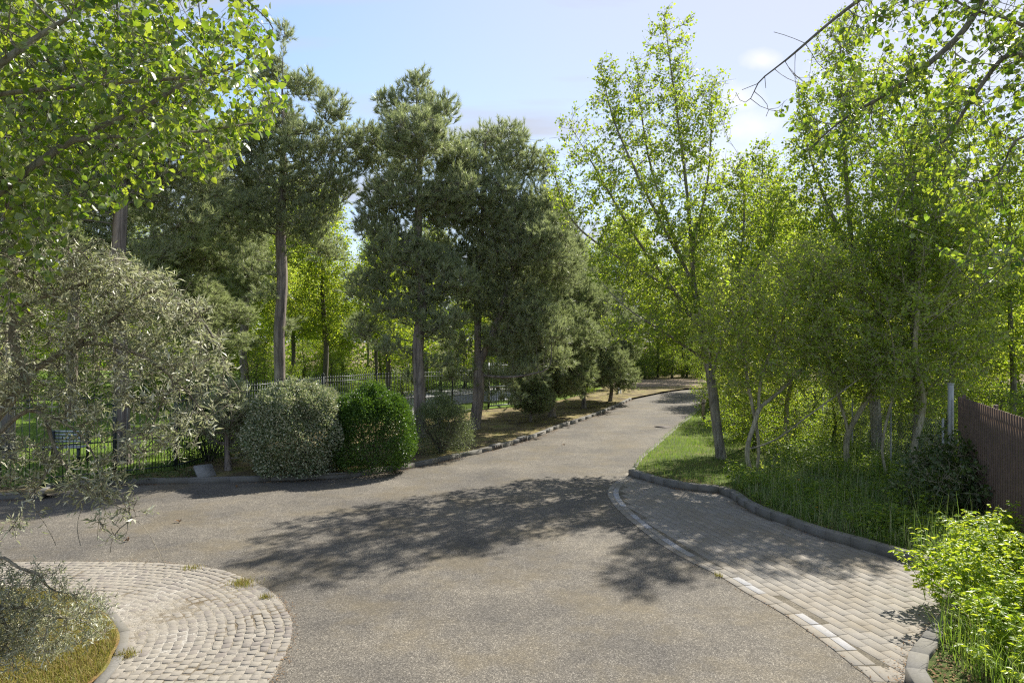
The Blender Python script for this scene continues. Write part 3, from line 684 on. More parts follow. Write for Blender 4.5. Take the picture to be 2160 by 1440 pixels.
p3 = pine2('pine_tree', at_px(1000, 23.5), 'broad pine nearest the bend of the road with a thick forked lower trunk', 13,
    crown(3, 23.5, [(1030, 300, .6), (985, 350, .75), (1080, 345, .8), (1040, 430, 1.2), (1125, 430, .8), (960, 450, .8), (1150, 520, .9), (1050, 540, 1.2), (970, 560, .8), (1165, 610, .8), (1090, 640, 1.1), (1000, 650, .7), (1150, 700, .8), (1060, 725, .7), (1120, 780, .5), (960, 740, .5), (1180, 760, .5), (935, 380, .6), (930, 520, .6), (1020, 480, 1.0), (1110, 560, 1.0), (1040, 790, .35), (1090, 840, .35), (950, 800, .3), (1080, 295, .65), (1125, 350, .7), (1165, 440, .7), (940, 430, .8), (1090, 480, 1.2), (1190, 560, .8), (1130, 690, 1.0), (1155, 480, .9), (1060, 330, .7), (975, 310, .5)], 1.0),
    trunkline(1000, 23.5, 275, 3, 25), [[W(1005, 780, 23.5), W(1040, 700, 23.3), W(1075, 600, 23.2), W(1100, 480, 23.2)], [W(1000, 790, 23.5), W(1080, 795, 22.8), W(1160, 780, 22.4)]], 4200, .20)
p4 = pine2('pine_tree', at_px(1165, 27.5), 'dense pine standing right of the broad pine on the road verge', 14,
    crown(4, 27.5, [(1165, 440, .5), (1180, 520, 1.0), (1150, 610, 1.2), (1215, 620, .9), (1170, 700, 1.4), (1230, 720, .9), (1110, 730, 1.1), (1180, 785, 1.3), (1110, 800, .9)], 1.0),
    trunkline(1165, 27.5, 425, 4, 5), [], 2600, .14, needle='needle_young', trop=(0, 0, .25))
p5 = pine2('pine_tree', at_px(1232, 31), 'shorter bushy pine between the dense pine and the smallest roadside pine', 15,
    crown(5, 31, [(1225, 570, .6), (1235, 640, 1.1), (1215, 710, 1.3), (1265, 710, 1.0), (1235, 770, 1.4), (1285, 775, .9), (1200, 800, .9)], 1.0),
    trunkline(1232, 31, 555, 5), [], 2000, .10, needle='needle_young', trop=(0, 0, .25))
copy_tree(p5, at_px(1287, 34.5), 2.0, (.95, .95, .84), 'smallest roadside pine, last one before the lane opens out')
copy_tree(p5, at_px(1120, 25.6), 4.0, (.5, .5, .42), 'knee high young pine sprouting under the dense pine')
copy_tree(p1, at_px(258, 16.8), 3.9, (.95, .95, 1.0), 'pine at the left with its thick trunk just behind the iron fence')
copy_tree(p1, at_px(18, 17.6), 1.2, 1.02, 'leftmost pine, trunk showing at the left edge behind the iron fence')
copy_tree(p2, at_px(425, 25), 1.1, (1.15, 1.15, .83), 'pine between the silvery shrub and the tall bare trunk, set back on the lawn')
copy_tree(p1, at_px(515, 30), 5.2, (1.0, 1.0, .82), 'slender pine trunk set further back, left of the tall pine')
copy_tree(p1, at_px(150, 26), 0.4, (1.1, 1.1, 1.0), 'pine far back on the lawn behind the silvery shrub')
copy_tree(p3, at_px(1150, 40), 3.3, (1.1, 1.1, 1.05), 'distant pine standing behind the roadside pines')

# ---- T1: tall poplar by the road
D1 = 17.6
T1base = tuple(at_px(1522, D1))
tr = [W(1522, 980, D1)*[1, 1, 0]+[0, 0, .08], W(1512, 900, D1), W(1500, 800, D1), W(1478, 700, D1), W(1464, 600, D1), W(1456, 480, D1), W(1444, 360, D1), W(1428, 240, D1), W(1412, 120, D1), W(1400, 30, D1)]
l2 = [W(1500, 800, D1), W(1530, 690, D1-.3), W(1560, 560, D1-.5), W(1570, 430, D1-.5), W(1560, 330, D1)]
l3 = [W(1478, 700, D1), W(1420, 610, D1+.3), W(1340, 500, D1+.4), W(1270, 380, D1+.3), W(1200, 260, D1)]
l4 = [W(1464, 600, D1), W(1400, 480, D1-.4), W(1340, 360, D1-.6), W(1290, 240, D1-.5), W(1265, 130, D1-.3)]
l5 = [W(1458, 520, D1), W(1490, 400, D1+.5), W(1500, 280, D1+.6), W(1500, 180, D1+.5)]
l6 = [W(1490, 760, D1), W(1400, 700, D1-.8), W(1310, 640, D1-1.2), W(1240, 560, D1-1.2)]
make_tree('poplar_tree', T1base, 'tall airy poplar with fresh green leaves on the grass point beside the road', 'tree', None, 21,
    [E(1415, 120, D1, .75, .7, 1.4), E(1400, 270, D1, 1.6, 1.3, 1.6), E(1380, 430, D1, 2.4, 1.8, 1.8), E(1430, 560, D1, 2.4, 1.9, 1.4), E(1285, 250, D1-.2, .8, .8, 1.5), E(1210, 380, D1, .8, .8, 1.5), E(1500, 260, D1+.3, .7, .7, 1.5), E(1560, 450, D1, 1.0, 1.2, 1.6), E(1380, 690, D1-.5, 1.6, 1.4, .7), E(1620, 460, D1-.3, .6, .8, 1.2), E(1175, 330, D1, .4, .5, .9), E(1345, 160, D1+.4, .4, .5, 1.0)],
    [tr, l2, l3, l4, l5, l6, [W(1500, 800, D1), W(1475, 640, D1+.4), W(1420, 500, D1+.7), W(1370, 340, D1+.7), W(1345, 180, D1+.4)], [W(1530, 690, D1-.3), W(1600, 560, D1-.4), W(1640, 440, D1-.2)], [W(1420, 610, D1+.3), W(1300, 540, D1+.2), W(1210, 470, D1), W(1170, 380, D1)]], 5400, .16, 1.2, .26, (0, 0, .5), .0042, .125, 'poplar_bark', 'poplar_leaf_far', .068, 4.3, maxtips=3, spread=.09, wr=.85, kind=4, up=.4, droop=.3, jit=.12, thick=.018, clump=.5, sides=10)
# ---- T2: second poplar behind the thicket
D2 = 17.5
T2b = tuple(at_px(1850, D2))
tr = [W(1850, 980, D2)*[1, 1, 0]+[0, 0, .08], W(1846, 860, D2), W(1830, 700, D2), W(1800, 540, D2), W(1788, 420, D2), W(1780, 300, D2), W(1775, 170, D2), W(1770, 40, D2)]
make_tree('poplar_tree', T2b, 'poplar rising behind the thicket with a pale straight upper stem', 'tree', None, 22,
    [E(1770, 130, D2, .8, .8, 1.5), E(1780, 300, D2, 1.5, 1.3, 1.6), E(1790, 480, D2, 2.1, 1.8, 1.6), E(1900, 560, D2, 1.8, 1.6, 1.5), E(1690, 480, D2, .9, 1.1, 1.4), E(1900, 400, D2+.5, .9, 1, 1.8), E(1995, 620, D2+1, 1.2, 1.3, 1.3), E(1870, 250, D2, 1.1, 1.1, 1.6), E(1960, 330, D2, 1.0, 1.1, 1.6), E(1700, 330, D2, .7, .8, 1.3)],
    [tr, [W(1800, 540, D2), W(1740, 420, D2), W(1700, 300, D2), W(1680, 200, D2)], [W(1830, 700, D2), W(1900, 560, D2), W(1930, 430, D2+.3), W(1950, 330, D2+.3)]],
    5600, .16, 1.2, .26, (0, 0, .45), .004, .14, 'poplar_bark', 'poplar_leaf_far', .072, 4.8, maxtips=3, spread=.09, wr=.85, kind=4, up=.4, droop=.3, thick=.018, clump=.35)
# ---- slim trees between
def slim(px, d, top, seed, label, w=1.0, n=1300, leaf='poplar_leaf_far', lean=0, low=640):
    b = tuple(at_px(px, d)); tp = W(px+lean, top, d); m1 = W(px+lean*.5, (top+980)/2, d)
    return make_tree('slim_tree', b, label, 'tree', None, seed,
        [(W(px+lean, top+60, d), (.5*w, .5*w, 1.0)), (W(px+lean*.7, (top+low)/2-40, d), (1.1*w, 1.0*w, 1.6)), (W(px+lean*.5, low-60, d), (1.4*w, 1.2*w, 1.3))],
        [[np.array(b), (np.array(b)+m1)/2+[.1, 0, 0], m1, tp]], n*2, .17, 1.2, .27, (0, 0, .3), .0035, .07, 'grey_bark', leaf, .07, 4.6, maxtips=3, spread=.10, wr=.85, kind=4, up=.4, thick=.015, clump=.3)
slim(1590, 20, 300, 31, 'slim tree close behind the tall poplar on its right', lean=20, n=1500)
slim(2000, 17.5, 190, 32, 'slim tree behind the second poplar above the brown fence', w=1.5, n=2500)
slim(2130, 17, 300, 33, 'leafy tree behind the brown metal fence at the right edge', w=1.5, n=1800, leaf='wood_leaf', low=760)

slim(1925, 15.3, 350, 34, 'young tree added in the middle of the thicket to shade the paved bay', w=.95, n=1700, low=560)  # extra tree, added so its crown casts shade on the paved bay
# ---- multi stem thicket on the right verge
def thicket(name, px, d, label, seed, spec, stems, n, leaf='thicket_leaf', size=.07, per=3.8, bark='thicket_bark', rb=.068, trop=(0, 0, .12), clump=.42):
    b = tuple(at_px(px, d))
    return make_tree(name, b, label, 'shrub', None, seed, spec, stems, int(n*1.7), .12, .9, .2, trop, .0042, rb, bark, leaf, size, per, maxtips=3, spread=.07, wr=.6, kind=4, up=.5, droop=.2, thick=.012, jit=.22, flare=.15, clump=clump, shoot=(3.2, .28))
d = 14.9; g0 = np.array(at_px(1588, d))
thicket('hawthorn_shrub', 1588, d, 'multi stem shrub at the kerb bend with a pale twisted stem arching right', 41,
    [E(1600, 640, d, 1.3, 1.1, 1.1), E(1700, 570, d+.3, 1.1, 1.0, .8), E(1530, 700, d, .9, .9, .9), E(1640, 760, d, 1.2, 1.0, .6), E(1740, 690, d, 1.0, 1.0, .9), E(1550, 800, d+.2, .6, .6, .4), E(1830, 780, d, .5, .5, .4)],
    [[g0, W(1575, 950, d), W(1598, 870, d), W(1605, 800, d), W(1640, 700, d)], [W(1575, 950, d), W(1640, 925, d), W(1700, 880, d-.2), W(1790, 815, d-.2), W(1850, 770, d)], [W(1600, 860, d), W(1650, 820, d+.3), W(1720, 740, d+.3), W(1760, 640, d+.3)], [g0+[.15, .2, 0], W(1600, 930, d+.2), W(1580, 820, d+.2), W(1560, 700, d)], [W(1640, 925, d), W(1720, 850, d+.4), W(1800, 760, d+.6)], [g0+[.3, .1, 0], W(1650, 940, d+.3), W(1690, 880, d+.5), W(1700, 800, d+.6)]], 2300)
d = 15.6; g0 = np.array(at_px(1788, d))
thicket('hawthorn_shrub', 1788, d, 'shrub with a bent grey trunk in the middle of the thicket', 42,
    [E(1830, 640, d, 1.2, 1.0, 1.0), E(1760, 720, d, 1.1, 1.0, .9), E(1880, 720, d, 1.1, 1.0, 1.0), E(1830, 800, d+.3, 1.2, .9, .5), E(1740, 600, d, .9, .9, .7), E(1810, 550, d, .9, .8, .7)],
    [[g0, W(1785, 930, d), W(1800, 890, d), W(1835, 830, d), W(1860, 740, d), W(1850, 640, d)], [W(1790, 910, d), W(1770, 840, d), W(1740, 740, d)]], 2100)
d = 14.6; g0 = np.array(at_px(1875, d))
thicket('hawthorn_shrub', 1875, d, 'shrub with two slender pale stems left of the grey fence post', 43,
    [E(1930, 690, d, 1.1, 1.0, .9), E(1980, 760, d, .9, .9, .9), E(1880, 780, d, .9, .9, .6), E(1960, 620, d+.4, 1.0, .9, .7), E(1960, 860, d+.2, .8, .6, .45), E(2050, 700, d, .8, .8, .8), E(2000, 480, d+.5, .9, .8, .75), E(1930, 545, d+.4, .9, .8, .6), E(2060, 580, d, .8, .8, .8)],
    [[g0, W(1860, 950, d), W(1872, 880, d), W(1890, 800, d), W(1880, 700, d)], [g0+[.6, .1, 0], W(1925, 950, d), W(1945, 880, d), W(1952, 830, d), W(1990, 790, d)], [W(1952, 840, d), W(1930, 760, d), W(1935, 660, d)]], 2000)
d = 18.5; g0 = np.array(at_px(1660, d))
thicket('hawthorn_shrub', 1660, d, 'dense green shrub filling the back of the thicket behind the arching stem', 44,
    [E(1640, 760, d, 1.7, 1.0, 1.2), E(1740, 700, d, 1.5, 1.0, 1.2), E(1580, 820, d, 1.0, .9, .9)], [[g0, g0+[0, 0, 1.4], g0+[.3, 0, 2.4]]], 2200)
d = 19; g0 = np.array(at_px(1900, d))
thicket('hawthorn_shrub', 1900, d, 'dense green shrub at the back of the thicket beside the wire fence', 45,
    [E(1900, 740, d, 2.0, 1.0, 1.4), E(2020, 770, d, 1.4, 1.0, 1.2), E(1830, 850, d, 1.2, .8, .7)], [[g0, g0+[0, 0, 1.4], g0+[.3, 0, 2.4]]], 2200, leaf='wood_leaf')
d = 11.6; g0 = np.array(at_px(2010, 12.6))
thicket('bramble_bush', 2010, 12.6, 'low dark bramble bush in front of the brown metal fence', 46,
    [((8.0, 12.2, .8), (.75, .8, .75)), ((7.4, 11.6, .5), (.7, .7, .45)), ((7.9, 11.4, .6), (.5, .7, .6))], [[g0, g0+[-.1, -.3, .5]]], 1300, leaf='dark_leaf', size=.075, per=4.5, rb=.03)

# ---- foreground limbs: silver poplar at top left
def cut_left(A):
    px = 1080+A[:, 0]/A[:, 1]*FPX; py = 720-(A[:, 2]-CAMZ)/A[:, 1]*FPX
    edge = np.interp(py, [-400, -20, 60, 200, 270, 330, 400, 440, 520, 700, 760], [560, 540, 590, 600, 610, 540, 370, 280, 160, 110, -100])
    return (px < edge+18*np.sin(py*.09)+14*np.sin(py*.031+2))
lt = np.array((-6.6, 5.4, .05))
make_tree('poplar_tree', tuple(lt), 'broad leaved poplar whose sunlit branches reach in at the top left', 'tree', None, 51,
    [((-4.3, 5.6, 5.6), (2.6, 1.5, 1.7)), ((-3.2, 6.3, 5.6), (1.8, 1.2, 1.5)), ((-5.0, 5.2, 4.6), (1.6, 1.2, 1.2)), ((-6.5, 5.2, 6.5), (2.5, 2.0, 2.2)), ((-4.7, 5.0, 3.9), (.7, .8, .8)), E(10, 600, 4.9, .35, .35, .45), E(70, 470, 5.2, .5, .4, .35)],
    [[lt, lt+[.1, 0, 1.5], lt+[.1, .1, 3.0], lt+[.2, 0, 5.0], lt+[.1, 0, 7.5]],
     [lt+[.1, 0, 2.6], W(-60, 450, 5.4), W(160, 290, 5.6), W(300, 230, 5.9), W(470, 120, 6.2)],
     [lt+[.1, 0, 3.2], W(-80, 240, 5.2), W(60, 195, 5.3), W(230, 175, 5.5), W(480, 150, 5.9), W(590, 60, 6.3)],
     [lt+[.2, 0, 3.8], W(-60, 180, 5.0), W(60, 90, 5.2), W(180, 18, 5.4)],
     [W(160, 290, 5.6), W(350, 285, 5.8), W(470, 270, 6.1), W(590, 250, 6.4)]],
    6800, .13, 1.0, .20, (0, 0, .05), .0024, .10, 'poplar_bark', 'poplar_leaf', .058, 4.6, maxtips=4, spread=.06, wr=.82, kind=6, up=.15, droop=.5, jit=.15, thick=.010, flare=.2, cut=cut_left, shoot=(1.9, .28), clump=.35)
# ---- foreground limbs at top right
def cut_right(A):
    px = 1080+A[:, 0]/A[:, 1]*FPX; py = 720-(A[:, 2]-CAMZ)/A[:, 1]*FPX
    edge = np.interp(py, [-400, 0, 60, 150, 190, 260, 330, 400, 470, 560, 620], [1700, 1740, 1790, 1740, 1640, 1640, 1700, 1780, 1900, 1980, 2200])
    return (px > edge+20*np.sin(py*.07)+12*np.sin(py*.2))
rt = np.array((7.2, 6.4, .05))
make_tree('poplar_tree', tuple(rt), 'overhanging poplar whose long drooping twigs hang in at the top right', 'tree', None, 52,
    [((4.6, 6.6, 6.0), (1.9, 1.3, 1.2)), ((3.9, 6.8, 5.9), (1.3, 1.0, .9)), ((5.4, 6.4, 5.2), (1.3, 1.2, 1.1)), ((7.4, 6.4, 7.0), (2.2, 2.0, 2.0)), ((5.0, 6.6, 4.7), (.8, .9, .7)), ((3.25, 6.8, 5.75), (.8, .6, .55)), ((3.6, 6.7, 5.2), (.6, .6, .4)), ((4.3, 6.6, 5.2), (.8, .7, .5))],
    [[rt, rt+[.1, 0, 2], rt+[0, 0, 4.5], rt+[-.1, .1, 8]],
     [rt+[0, 0, 4.6], W(2170, 60, 6.4), W(2060, 30, 6.5), W(1990, -20, 6.6)],
     [rt+[0, 0, 5.0], W(2200, -140, 6.4), W(2040, 60, 6.5), W(1900, 180, 6.6), W(1780, 250, 6.7), W(1690, 330, 6.8)],
     [rt+[0, 0, 5.2], W(2120, -160, 6.3), W(1860, -30, 6.5), W(1760, 40, 6.6), W(1690, 100, 6.7), W(1630, 150, 6.8), W(1565, 190, 6.9)],
     [W(1600, 172, 6.85), W(1585, 215, 6.8), W(1560, 228, 6.8), W(1552, 195, 6.8)],
     [W(1690, 100, 6.7), W(1665, 72, 6.7), W(1645, 75, 6.7), W(1632, 68, 6.7)],
     [rt+[0, 0, 3.8], W(2190, 130, 6.2), W(2080, 170, 6.3), W(2000, 290, 6.4), W(1930, 370, 6.5), W(1880, 450, 6.6)],
     [rt+[0, 0, 2.6], W(2200, 300, 6.0), W(2110, 380, 6.1), W(2040, 385, 6.2), W(2016, 350, 6.2)],
     [rt+[0, 0, 2.2], W(2190, 560, 6.0), W(2090, 600, 6.2), W(2010, 640, 6.4), W(1950, 690, 6.6)],
     [W(2190, 560, 6.0), W(2080, 530, 6.1), W(1990, 585, 6.2)]],
    3900, .12, 1.1, .22, (-.25, 0, -.12), .0034, .14, 'grey_bark', 'poplar_leaf', .056, 4.0, maxtips=4, spread=.05, wr=.8, kind=6, up=.3, droop=.9, jit=.2, thick=.010, cut=cut_right, clump=.5, shoot=(1.6, .26))

# ---- silvery sea buckthorn at the left
def cut_buck(A):
    px = 1080+A[:, 0]/A[:, 1]*FPX; py = 720-(A[:, 2]-CAMZ)/A[:, 1]*FPX
    edge = np.interp(py, [380, 470, 520, 560, 620, 700, 780, 840, 880, 930, 1000, 1040, 1080, 1150, 1230], [0, 120, 230, 330, 420, 480, 505, 520, 500, 450, 400, 340, 300, 260, 120])
    return (px < edge+30*np.sin(py*.10)+16*np.sin(py*.31)+8*np.sin(py*.8))
bt = np.array((-5.9, 6.2, .05))
make_tree('buckthorn_shrub', tuple(bt), 'big silvery leaved shrub arching over the corner at the left', 'shrub', None, 53,
    [E(230, 560, 6.4, .75, .7, .30), E(330, 640, 6.5, .55, .6, .35), E(430, 740, 6.6, .30, .5, .40), E(470, 820, 6.7, .22, .4, .22), E(150, 640, 6.2, .6, .6, .35), E(250, 720, 6.4, .5, .6, .3), E(340, 800, 6.4, .35, .5, .30),
     E(60, 560, 6.2, .6, .6, .35), E(60, 760, 6.1, .5, .6, .4), E(170, 850, 6.2, .45, .5, .25), E(400, 900, 6.5, .2, .35, .25), E(300, 930, 6.3, .3, .4, .22), E(200, 1010, 6.1, .35, .4, .2), E(270, 1080, 6.0, .22, .3, .18), E(60, 980, 6.0, .4, .4, .25), E(-150, 700, 6.2, .9, .9, .9), E(-200, 950, 6.2, .6, .6, .5)],
    [[bt, bt+[.3, 0, 1.0], bt+[.5, 0, 1.8], bt+[.6, .1, 2.6]],
     [bt+[.4, 0, 1.6], W(90, 770, 6.2), W(200, 710, 6.3), W(260, 560, 6.4)],
     [W(90, 770, 6.2), W(230, 680, 6.3), W(330, 610, 6.5), W(430, 680, 6.6), W(480, 780, 6.7)],
     [W(200, 720, 6.3), W(290, 745, 6.4), W(370, 800, 6.4), W(440, 880, 6.5)],
     [bt+[.4, 0, 1.5], W(60, 860, 6.0), W(120, 960, 6.0), W(190, 1040, 6.0), W(290, 1090, 6.0), W(350, 1195, 6.0)],
     [W(60, 860, 6.0), W(150, 900, 6.1), W(210, 990, 6.1), W(205, 1140, 6.0)],
     [W(120, 960, 6.0), W(60, 1060, 5.9), W(20, 1120, 5.9)],
     [W(370, 800, 6.4), W(330, 870, 6.4), W(310, 950, 6.3)], [W(190, 1040, 6.0), W(160, 1100, 6.0), W(170, 1150, 5.9)], [W(60, 1060, 5.9), W(100, 1110, 5.9), W(118, 1150, 5.9)], [W(290, 1090, 6.0), W(240, 1120, 5.9), W(232, 1165, 5.9)], [W(20, 760, 6.1), W(40, 650, 6.2), W(150, 610, 6.2), W(250, 560, 6.4)]],
    6600, .085, .9, .12, (.02, 0, -.03), .0032, .055, 'buck_bark', 'silver_leaf', .066, 6.0, maxtips=3, spread=.035, wr=.21, kind=4, up=.2, droop=-.1, jit=.28, thick=.012, cut=cut_buck, clump=.85, shoot=(2.4, .16))
def cut_buck2(A):
    px = 1080+A[:, 0]/A[:, 1]*FPX; py = 720-(A[:, 2]-CAMZ)/A[:, 1]*FPX
    return px < np.interp(py, [1130, 1200, 1260, 1330, 1380, 1420], [30, 150, 260, 240, 190, 60])+10*np.sin(py*.15)
b2 = np.array((-5.2, 5.1, .05))
make_tree('buckthorn_shrub', tuple(b2), 'low gnarled silvery branches over the mossy grass at the bottom left', 'shrub', None, 54,
    [E(60, 1230, 5.6, .35, .35, .16), E(170, 1270, 5.7, .40, .35, .16), E(100, 1330, 5.7, .5, .4, .16), E(210, 1340, 5.8, .22, .3, .10), E(20, 1370, 5.6, .4, .4, .14), E(-60, 1280, 5.5, .5, .4, .25)],
    [[b2, b2+[.12, .15, .35], b2+[.1, .3, .7], W(-30, 1190, 5.5)], [b2+[.1, .2, .5], W(-40, 1260, 5.5), W(0, 1290, 5.5), W(50, 1275, 5.6), W(75, 1330, 5.7)], [W(-30, 1190, 5.5), W(10, 1170, 5.5), W(35, 1200, 5.5), W(80, 1205, 5.6), W(105, 1245, 5.7), W(160, 1250, 5.7)], [W(50, 1275, 5.6), W(100, 1300, 5.7), W(170, 1305, 5.8), W(215, 1340, 5.8)], [W(0, 1290, 5.5), W(20, 1340, 5.6), W(10, 1370, 5.6)]],
    3000, .06, .7, .085, (.0, 0, .02), .0022, .026, 'buck_bark', 'silver_leaf', .044, 9, maxtips=2, spread=.03, wr=.19, kind=4, up=.2, droop=-.1, jit=.32, thick=.010, cut=cut_buck2, clump=.45, shoot=(2.4, .13))

# ---- clipped and loose bushes in front of the fence
def dome_bush(name, c, rx, ry, h, n, leaf, size, seed, label, sparse=0.0, wr=.6, layers=.22, lump=.05, stems=14):
    rg = np.random.default_rng(seed); c = np.array(c, float); th = rg.uniform(0, 6.283, n); u = rg.random(n)**.8
    u = np.where(rg.random(n) < .25, 1-rg.random(n)**2*.3, u)*.965      # a fuller top
    prf = lambda q: np.where(q < .36, .80+.20*np.sin(q/.36*math.pi/2), np.clip(1-((q-.36)/.64)**1.9, 0, 1)**.56)
    sh = 1-np.abs(rg.normal(0, layers, n)).clip(0, .8)
    lm = 1+lump*(np.sin(np.cos(th)*7+u*5+seed)+np.sin(np.sin(th)*8+1-u*4)+np.sin(u*14+seed*2)+.7*np.sin(th*9+u*13))
    rr = prf(u)*np.sqrt(rg.uniform(0, 1, n)**np.where(u > .85, 1.0, .0)); ss = (sh*lm)
    pos = np.c_[np.cos(th)*rx*rr*ss, np.sin(th)*ry*rr*ss, u*h*np.where(u > .6, (ss-1)*(u-.6)/.4+1, 1)]
    d = unit(np.c_[np.cos(th)*prf(u), np.sin(th)*prf(u), np.clip(u-.35, -.2, 1)*1.5])
    st = rg.random(n) < .05; pos[st] += d[st]*rg.uniform(.02, .13, (st.sum(), 1))
    pos[:, 2] = np.maximum(pos[:, 2], .02); pos += rg.normal(0, .02, (n, 3))
    if sparse: k = rg.random(n) > sparse*(.5+.5*np.sin(pos[:, 0]*9+pos[:, 2]*7)); pos, d = pos[k], d[k]
    ax = unit(d*.8+rg.normal(0, .7, (len(pos), 3))+np.array((0, 0, .3))); nr = d
    V, F = leaf_mesh(pos, ax, size*rg.uniform(.6, 1.3, len(pos)), wr, 4, .8, rg)
    e = empty(name, tuple(c), label, 'shrub', None)
    mesh_np('crown', V, F, M[leaf], e)
    mb = MB()
    for k in range(stems):
        a = k/stems*6.283+rg.normal(0, .2); r = rg.uniform(.4, .85); top = np.array((math.cos(a)*rx*r, math.sin(a)*ry*r, h*rg.uniform(.5, .88)))
        p = [np.array((math.cos(a)*.06, math.sin(a)*.06, -.02)), top*[.35, .35, .35]+rg.normal(0, .03, 3), top*[.75, .75, .7]+rg.normal(0, .04, 3), top]
        mb.tube(p, [.022, .016, .010, .005], 6, False)
        for _ in range(6):
            s = p[1]+(p[3]-p[1])*rg.random(); t2 = s+unit(rg.normal(size=3)+np.array((math.cos(a), math.sin(a), .8)))*rg.uniform(.2, .45)*min(rx, 1)
            t2[2] = min(t2[2], h*.95); mb.tube([s, (s+t2)/2+rg.normal(0, .02, 3), t2], [.008, .006, .003], 4, False)
    mb.build('stems', M['dark_bark'], e, True)
    return e
dome_bush('round_bush', at_px(628, 15.9), 1.16, 1.1, 2.16, 80000, 'variegated_leaf', .052, 61, 'round clipped bush with grey and cream variegated leaves', lump=.05, layers=.15, wr=.62)
dome_bush('round_bush', at_px(785, 16.3), 1.02, 1.0, 2.12, 68000, 'hedge_leaf', .046, 62, 'round clipped bush with dark glossy green leaves', lump=.04, layers=.13, wr=.6)
dome_bush('loose_shrub', at_px(932, 18.5), .92, .85, 1.7, 34000, 'loose_leaf', .04, 63, 'loose greyish shrub below the pointed pine with bare stems showing', sparse=.55, layers=.35, lump=.05, wr=.45, stems=26)
dome_bush('dark_shrub', at_px(440, 17.2), 1.15, .7, 1.75, 20000, 'dark_leaf', .05, 64, 'dark shaded shrub left of the variegated bush against the fence', lump=.07, layers=.28, sparse=.4)
pine('pine_tree', at_px(482, 16.0), 1.75, .25, lambda t: .8*(1-t)+.15, 16, 'young pine beside the variegated bush with a thin trunk', r0=.055, nl=.10, whorl=.22, asc=.35)

# ---- wood behind the fence, and trees at the far end of the lane
def wood_tree(seed, H, w, label, leaf='wood_leaf', n=1500, lo=.3, size=.10):
    b = np.array((0, 0, 0.)); rg = np.random.default_rng(seed)
    spec = [((rg.normal(0, .3), rg.normal(0, .3), H*.86), (w*.55, w*.55, H*.14))] + [((rg.normal(0, w*.35), rg.normal(0, w*.35), H*(lo+.12+.13*k)), (w*.8, w*.8, H*.13)) for k in range(4)]
    return make_tree('woodland_tree', (0, 0, 0), label, 'tree', 'trees of the wood beyond the fence', seed, spec,
        [[b, (.12, .05, H*.25), (-.1, .1, H*.5), (.1, 0, H*.75), (.1, .1, H*.95)]], n*2, .3, 2.2, .4, (0, 0, .2), .006, .13, 'dark_bark', leaf, size, 6, maxtips=4, spread=.20, wr=.8, kind=4, up=.5, thick=.03, flare=.2, clump=.25, sides=6, shoot=(4, .55))
WL = 'slender bright green woodland tree among the many beyond the iron fence'
v1 = wood_tree(71, 11.0, 2.3, WL); v2 = wood_tree(72, 9.0, 2.0, WL, lo=.22); v3 = wood_tree(73, 12.5, 2.6, WL, 'thicket_leaf', lo=.35)
v4 = wood_tree(74, 3.2, 1.7, 'leafy understorey bush', 'under_leaf', 1500, .05, .08)
rgw = np.random.default_rng(77); first = {id(v1): True, id(v2): True, id(v3): True}
def place(v, px, dd, sc, label, group):
    loc = at_px(px, dd); rz = rgw.uniform(0, 6.28)
    if first.get(id(v)):
        first[id(v)] = False; v.location = loc; v.rotation_euler = (0, 0, rz); v.scale = (sc, sc, sc); v['label'] = label; v['group'] = group; return v
    return copy_tree(v, loc, rz, sc, label, group)
gw = 'trees of the wood beyond the fence'
i = 0
for dd, n, lo, hi in ((34, 5, 330, 860), (41, 9, 120, 1080), (49, 12, -150, 1180), (60, 14, -100, 1180)):
    for k in range(n):
        px = lo+(hi-lo)*(k+.5)/n + rgw.uniform(-25, 25)
        place((v1, v2, v3)[i % 3], px, dd+rgw.uniform(-2.5, 2.5), rgw.uniform(.78, 1.02), WL, gw); i += 1
LL = 'leafy tree closing the view where the lane ends'
for px, dd, s, k in ((1205, 46, .95, 0), (1262, 52, 1.05, 1), (1325, 57, 1.15, 2), (1385, 60, 1.05, 0), (1440, 58, 1.2, 1), (1500, 54, 1.1, 2), (1240, 64, 1.2, 0), (1350, 68, 1.1, 1), (1460, 70, 1.2, 0), (1545, 44, .95, 1), (1500, 40, .62, 0), (1290, 44, .6, 1)):
    place((v1, v2, v3)[k], px, dd, s, LL, 'trees at the end of the lane')
RL = 'bright leafy tree behind the thicket and the brown fence'
for px, dd, s, k in ((1600, 27, .72, 1), (1690, 30, .8, 0), (1775, 27, .66, 1), (1860, 32, .85, 0), (1945, 26, .62, 1), (2030, 29, .75, 0), (2110, 24, .58, 1), (2190, 28, .8, 2), (2280, 22, .7, 0), (1640, 38, .95, 2), (1760, 40, .95, 0), (1900, 40, 1.0, 1), (2040, 38, 1.0, 0), (2180, 38, 1.0, 1)):
    place((v1, v2, v3)[k], px, dd, s, RL, 'trees behind the right thicket')
UL = 'green understorey bush growing under the wood'
bushes = [(540, 30, .8), (610, 33, .6), (700, 36, .75), (770, 34, .55), (850, 37, .7), (930, 40, .8), (400, 31, .8), (300, 30, .7), (180, 30, .8), (60, 32, .8), (480, 38, 1.0), (640, 42, 1.0), (800, 44, 1.0), (980, 44, 1.0), (1050, 42, .8), (1120, 38, .7), (330, 40, 1.0), (150, 42, 1.0), (0, 40, 1.0), (560, 48, 1.2), (720, 50, 1.2), (880, 52, 1.2), (1080, 52, 1.1)]
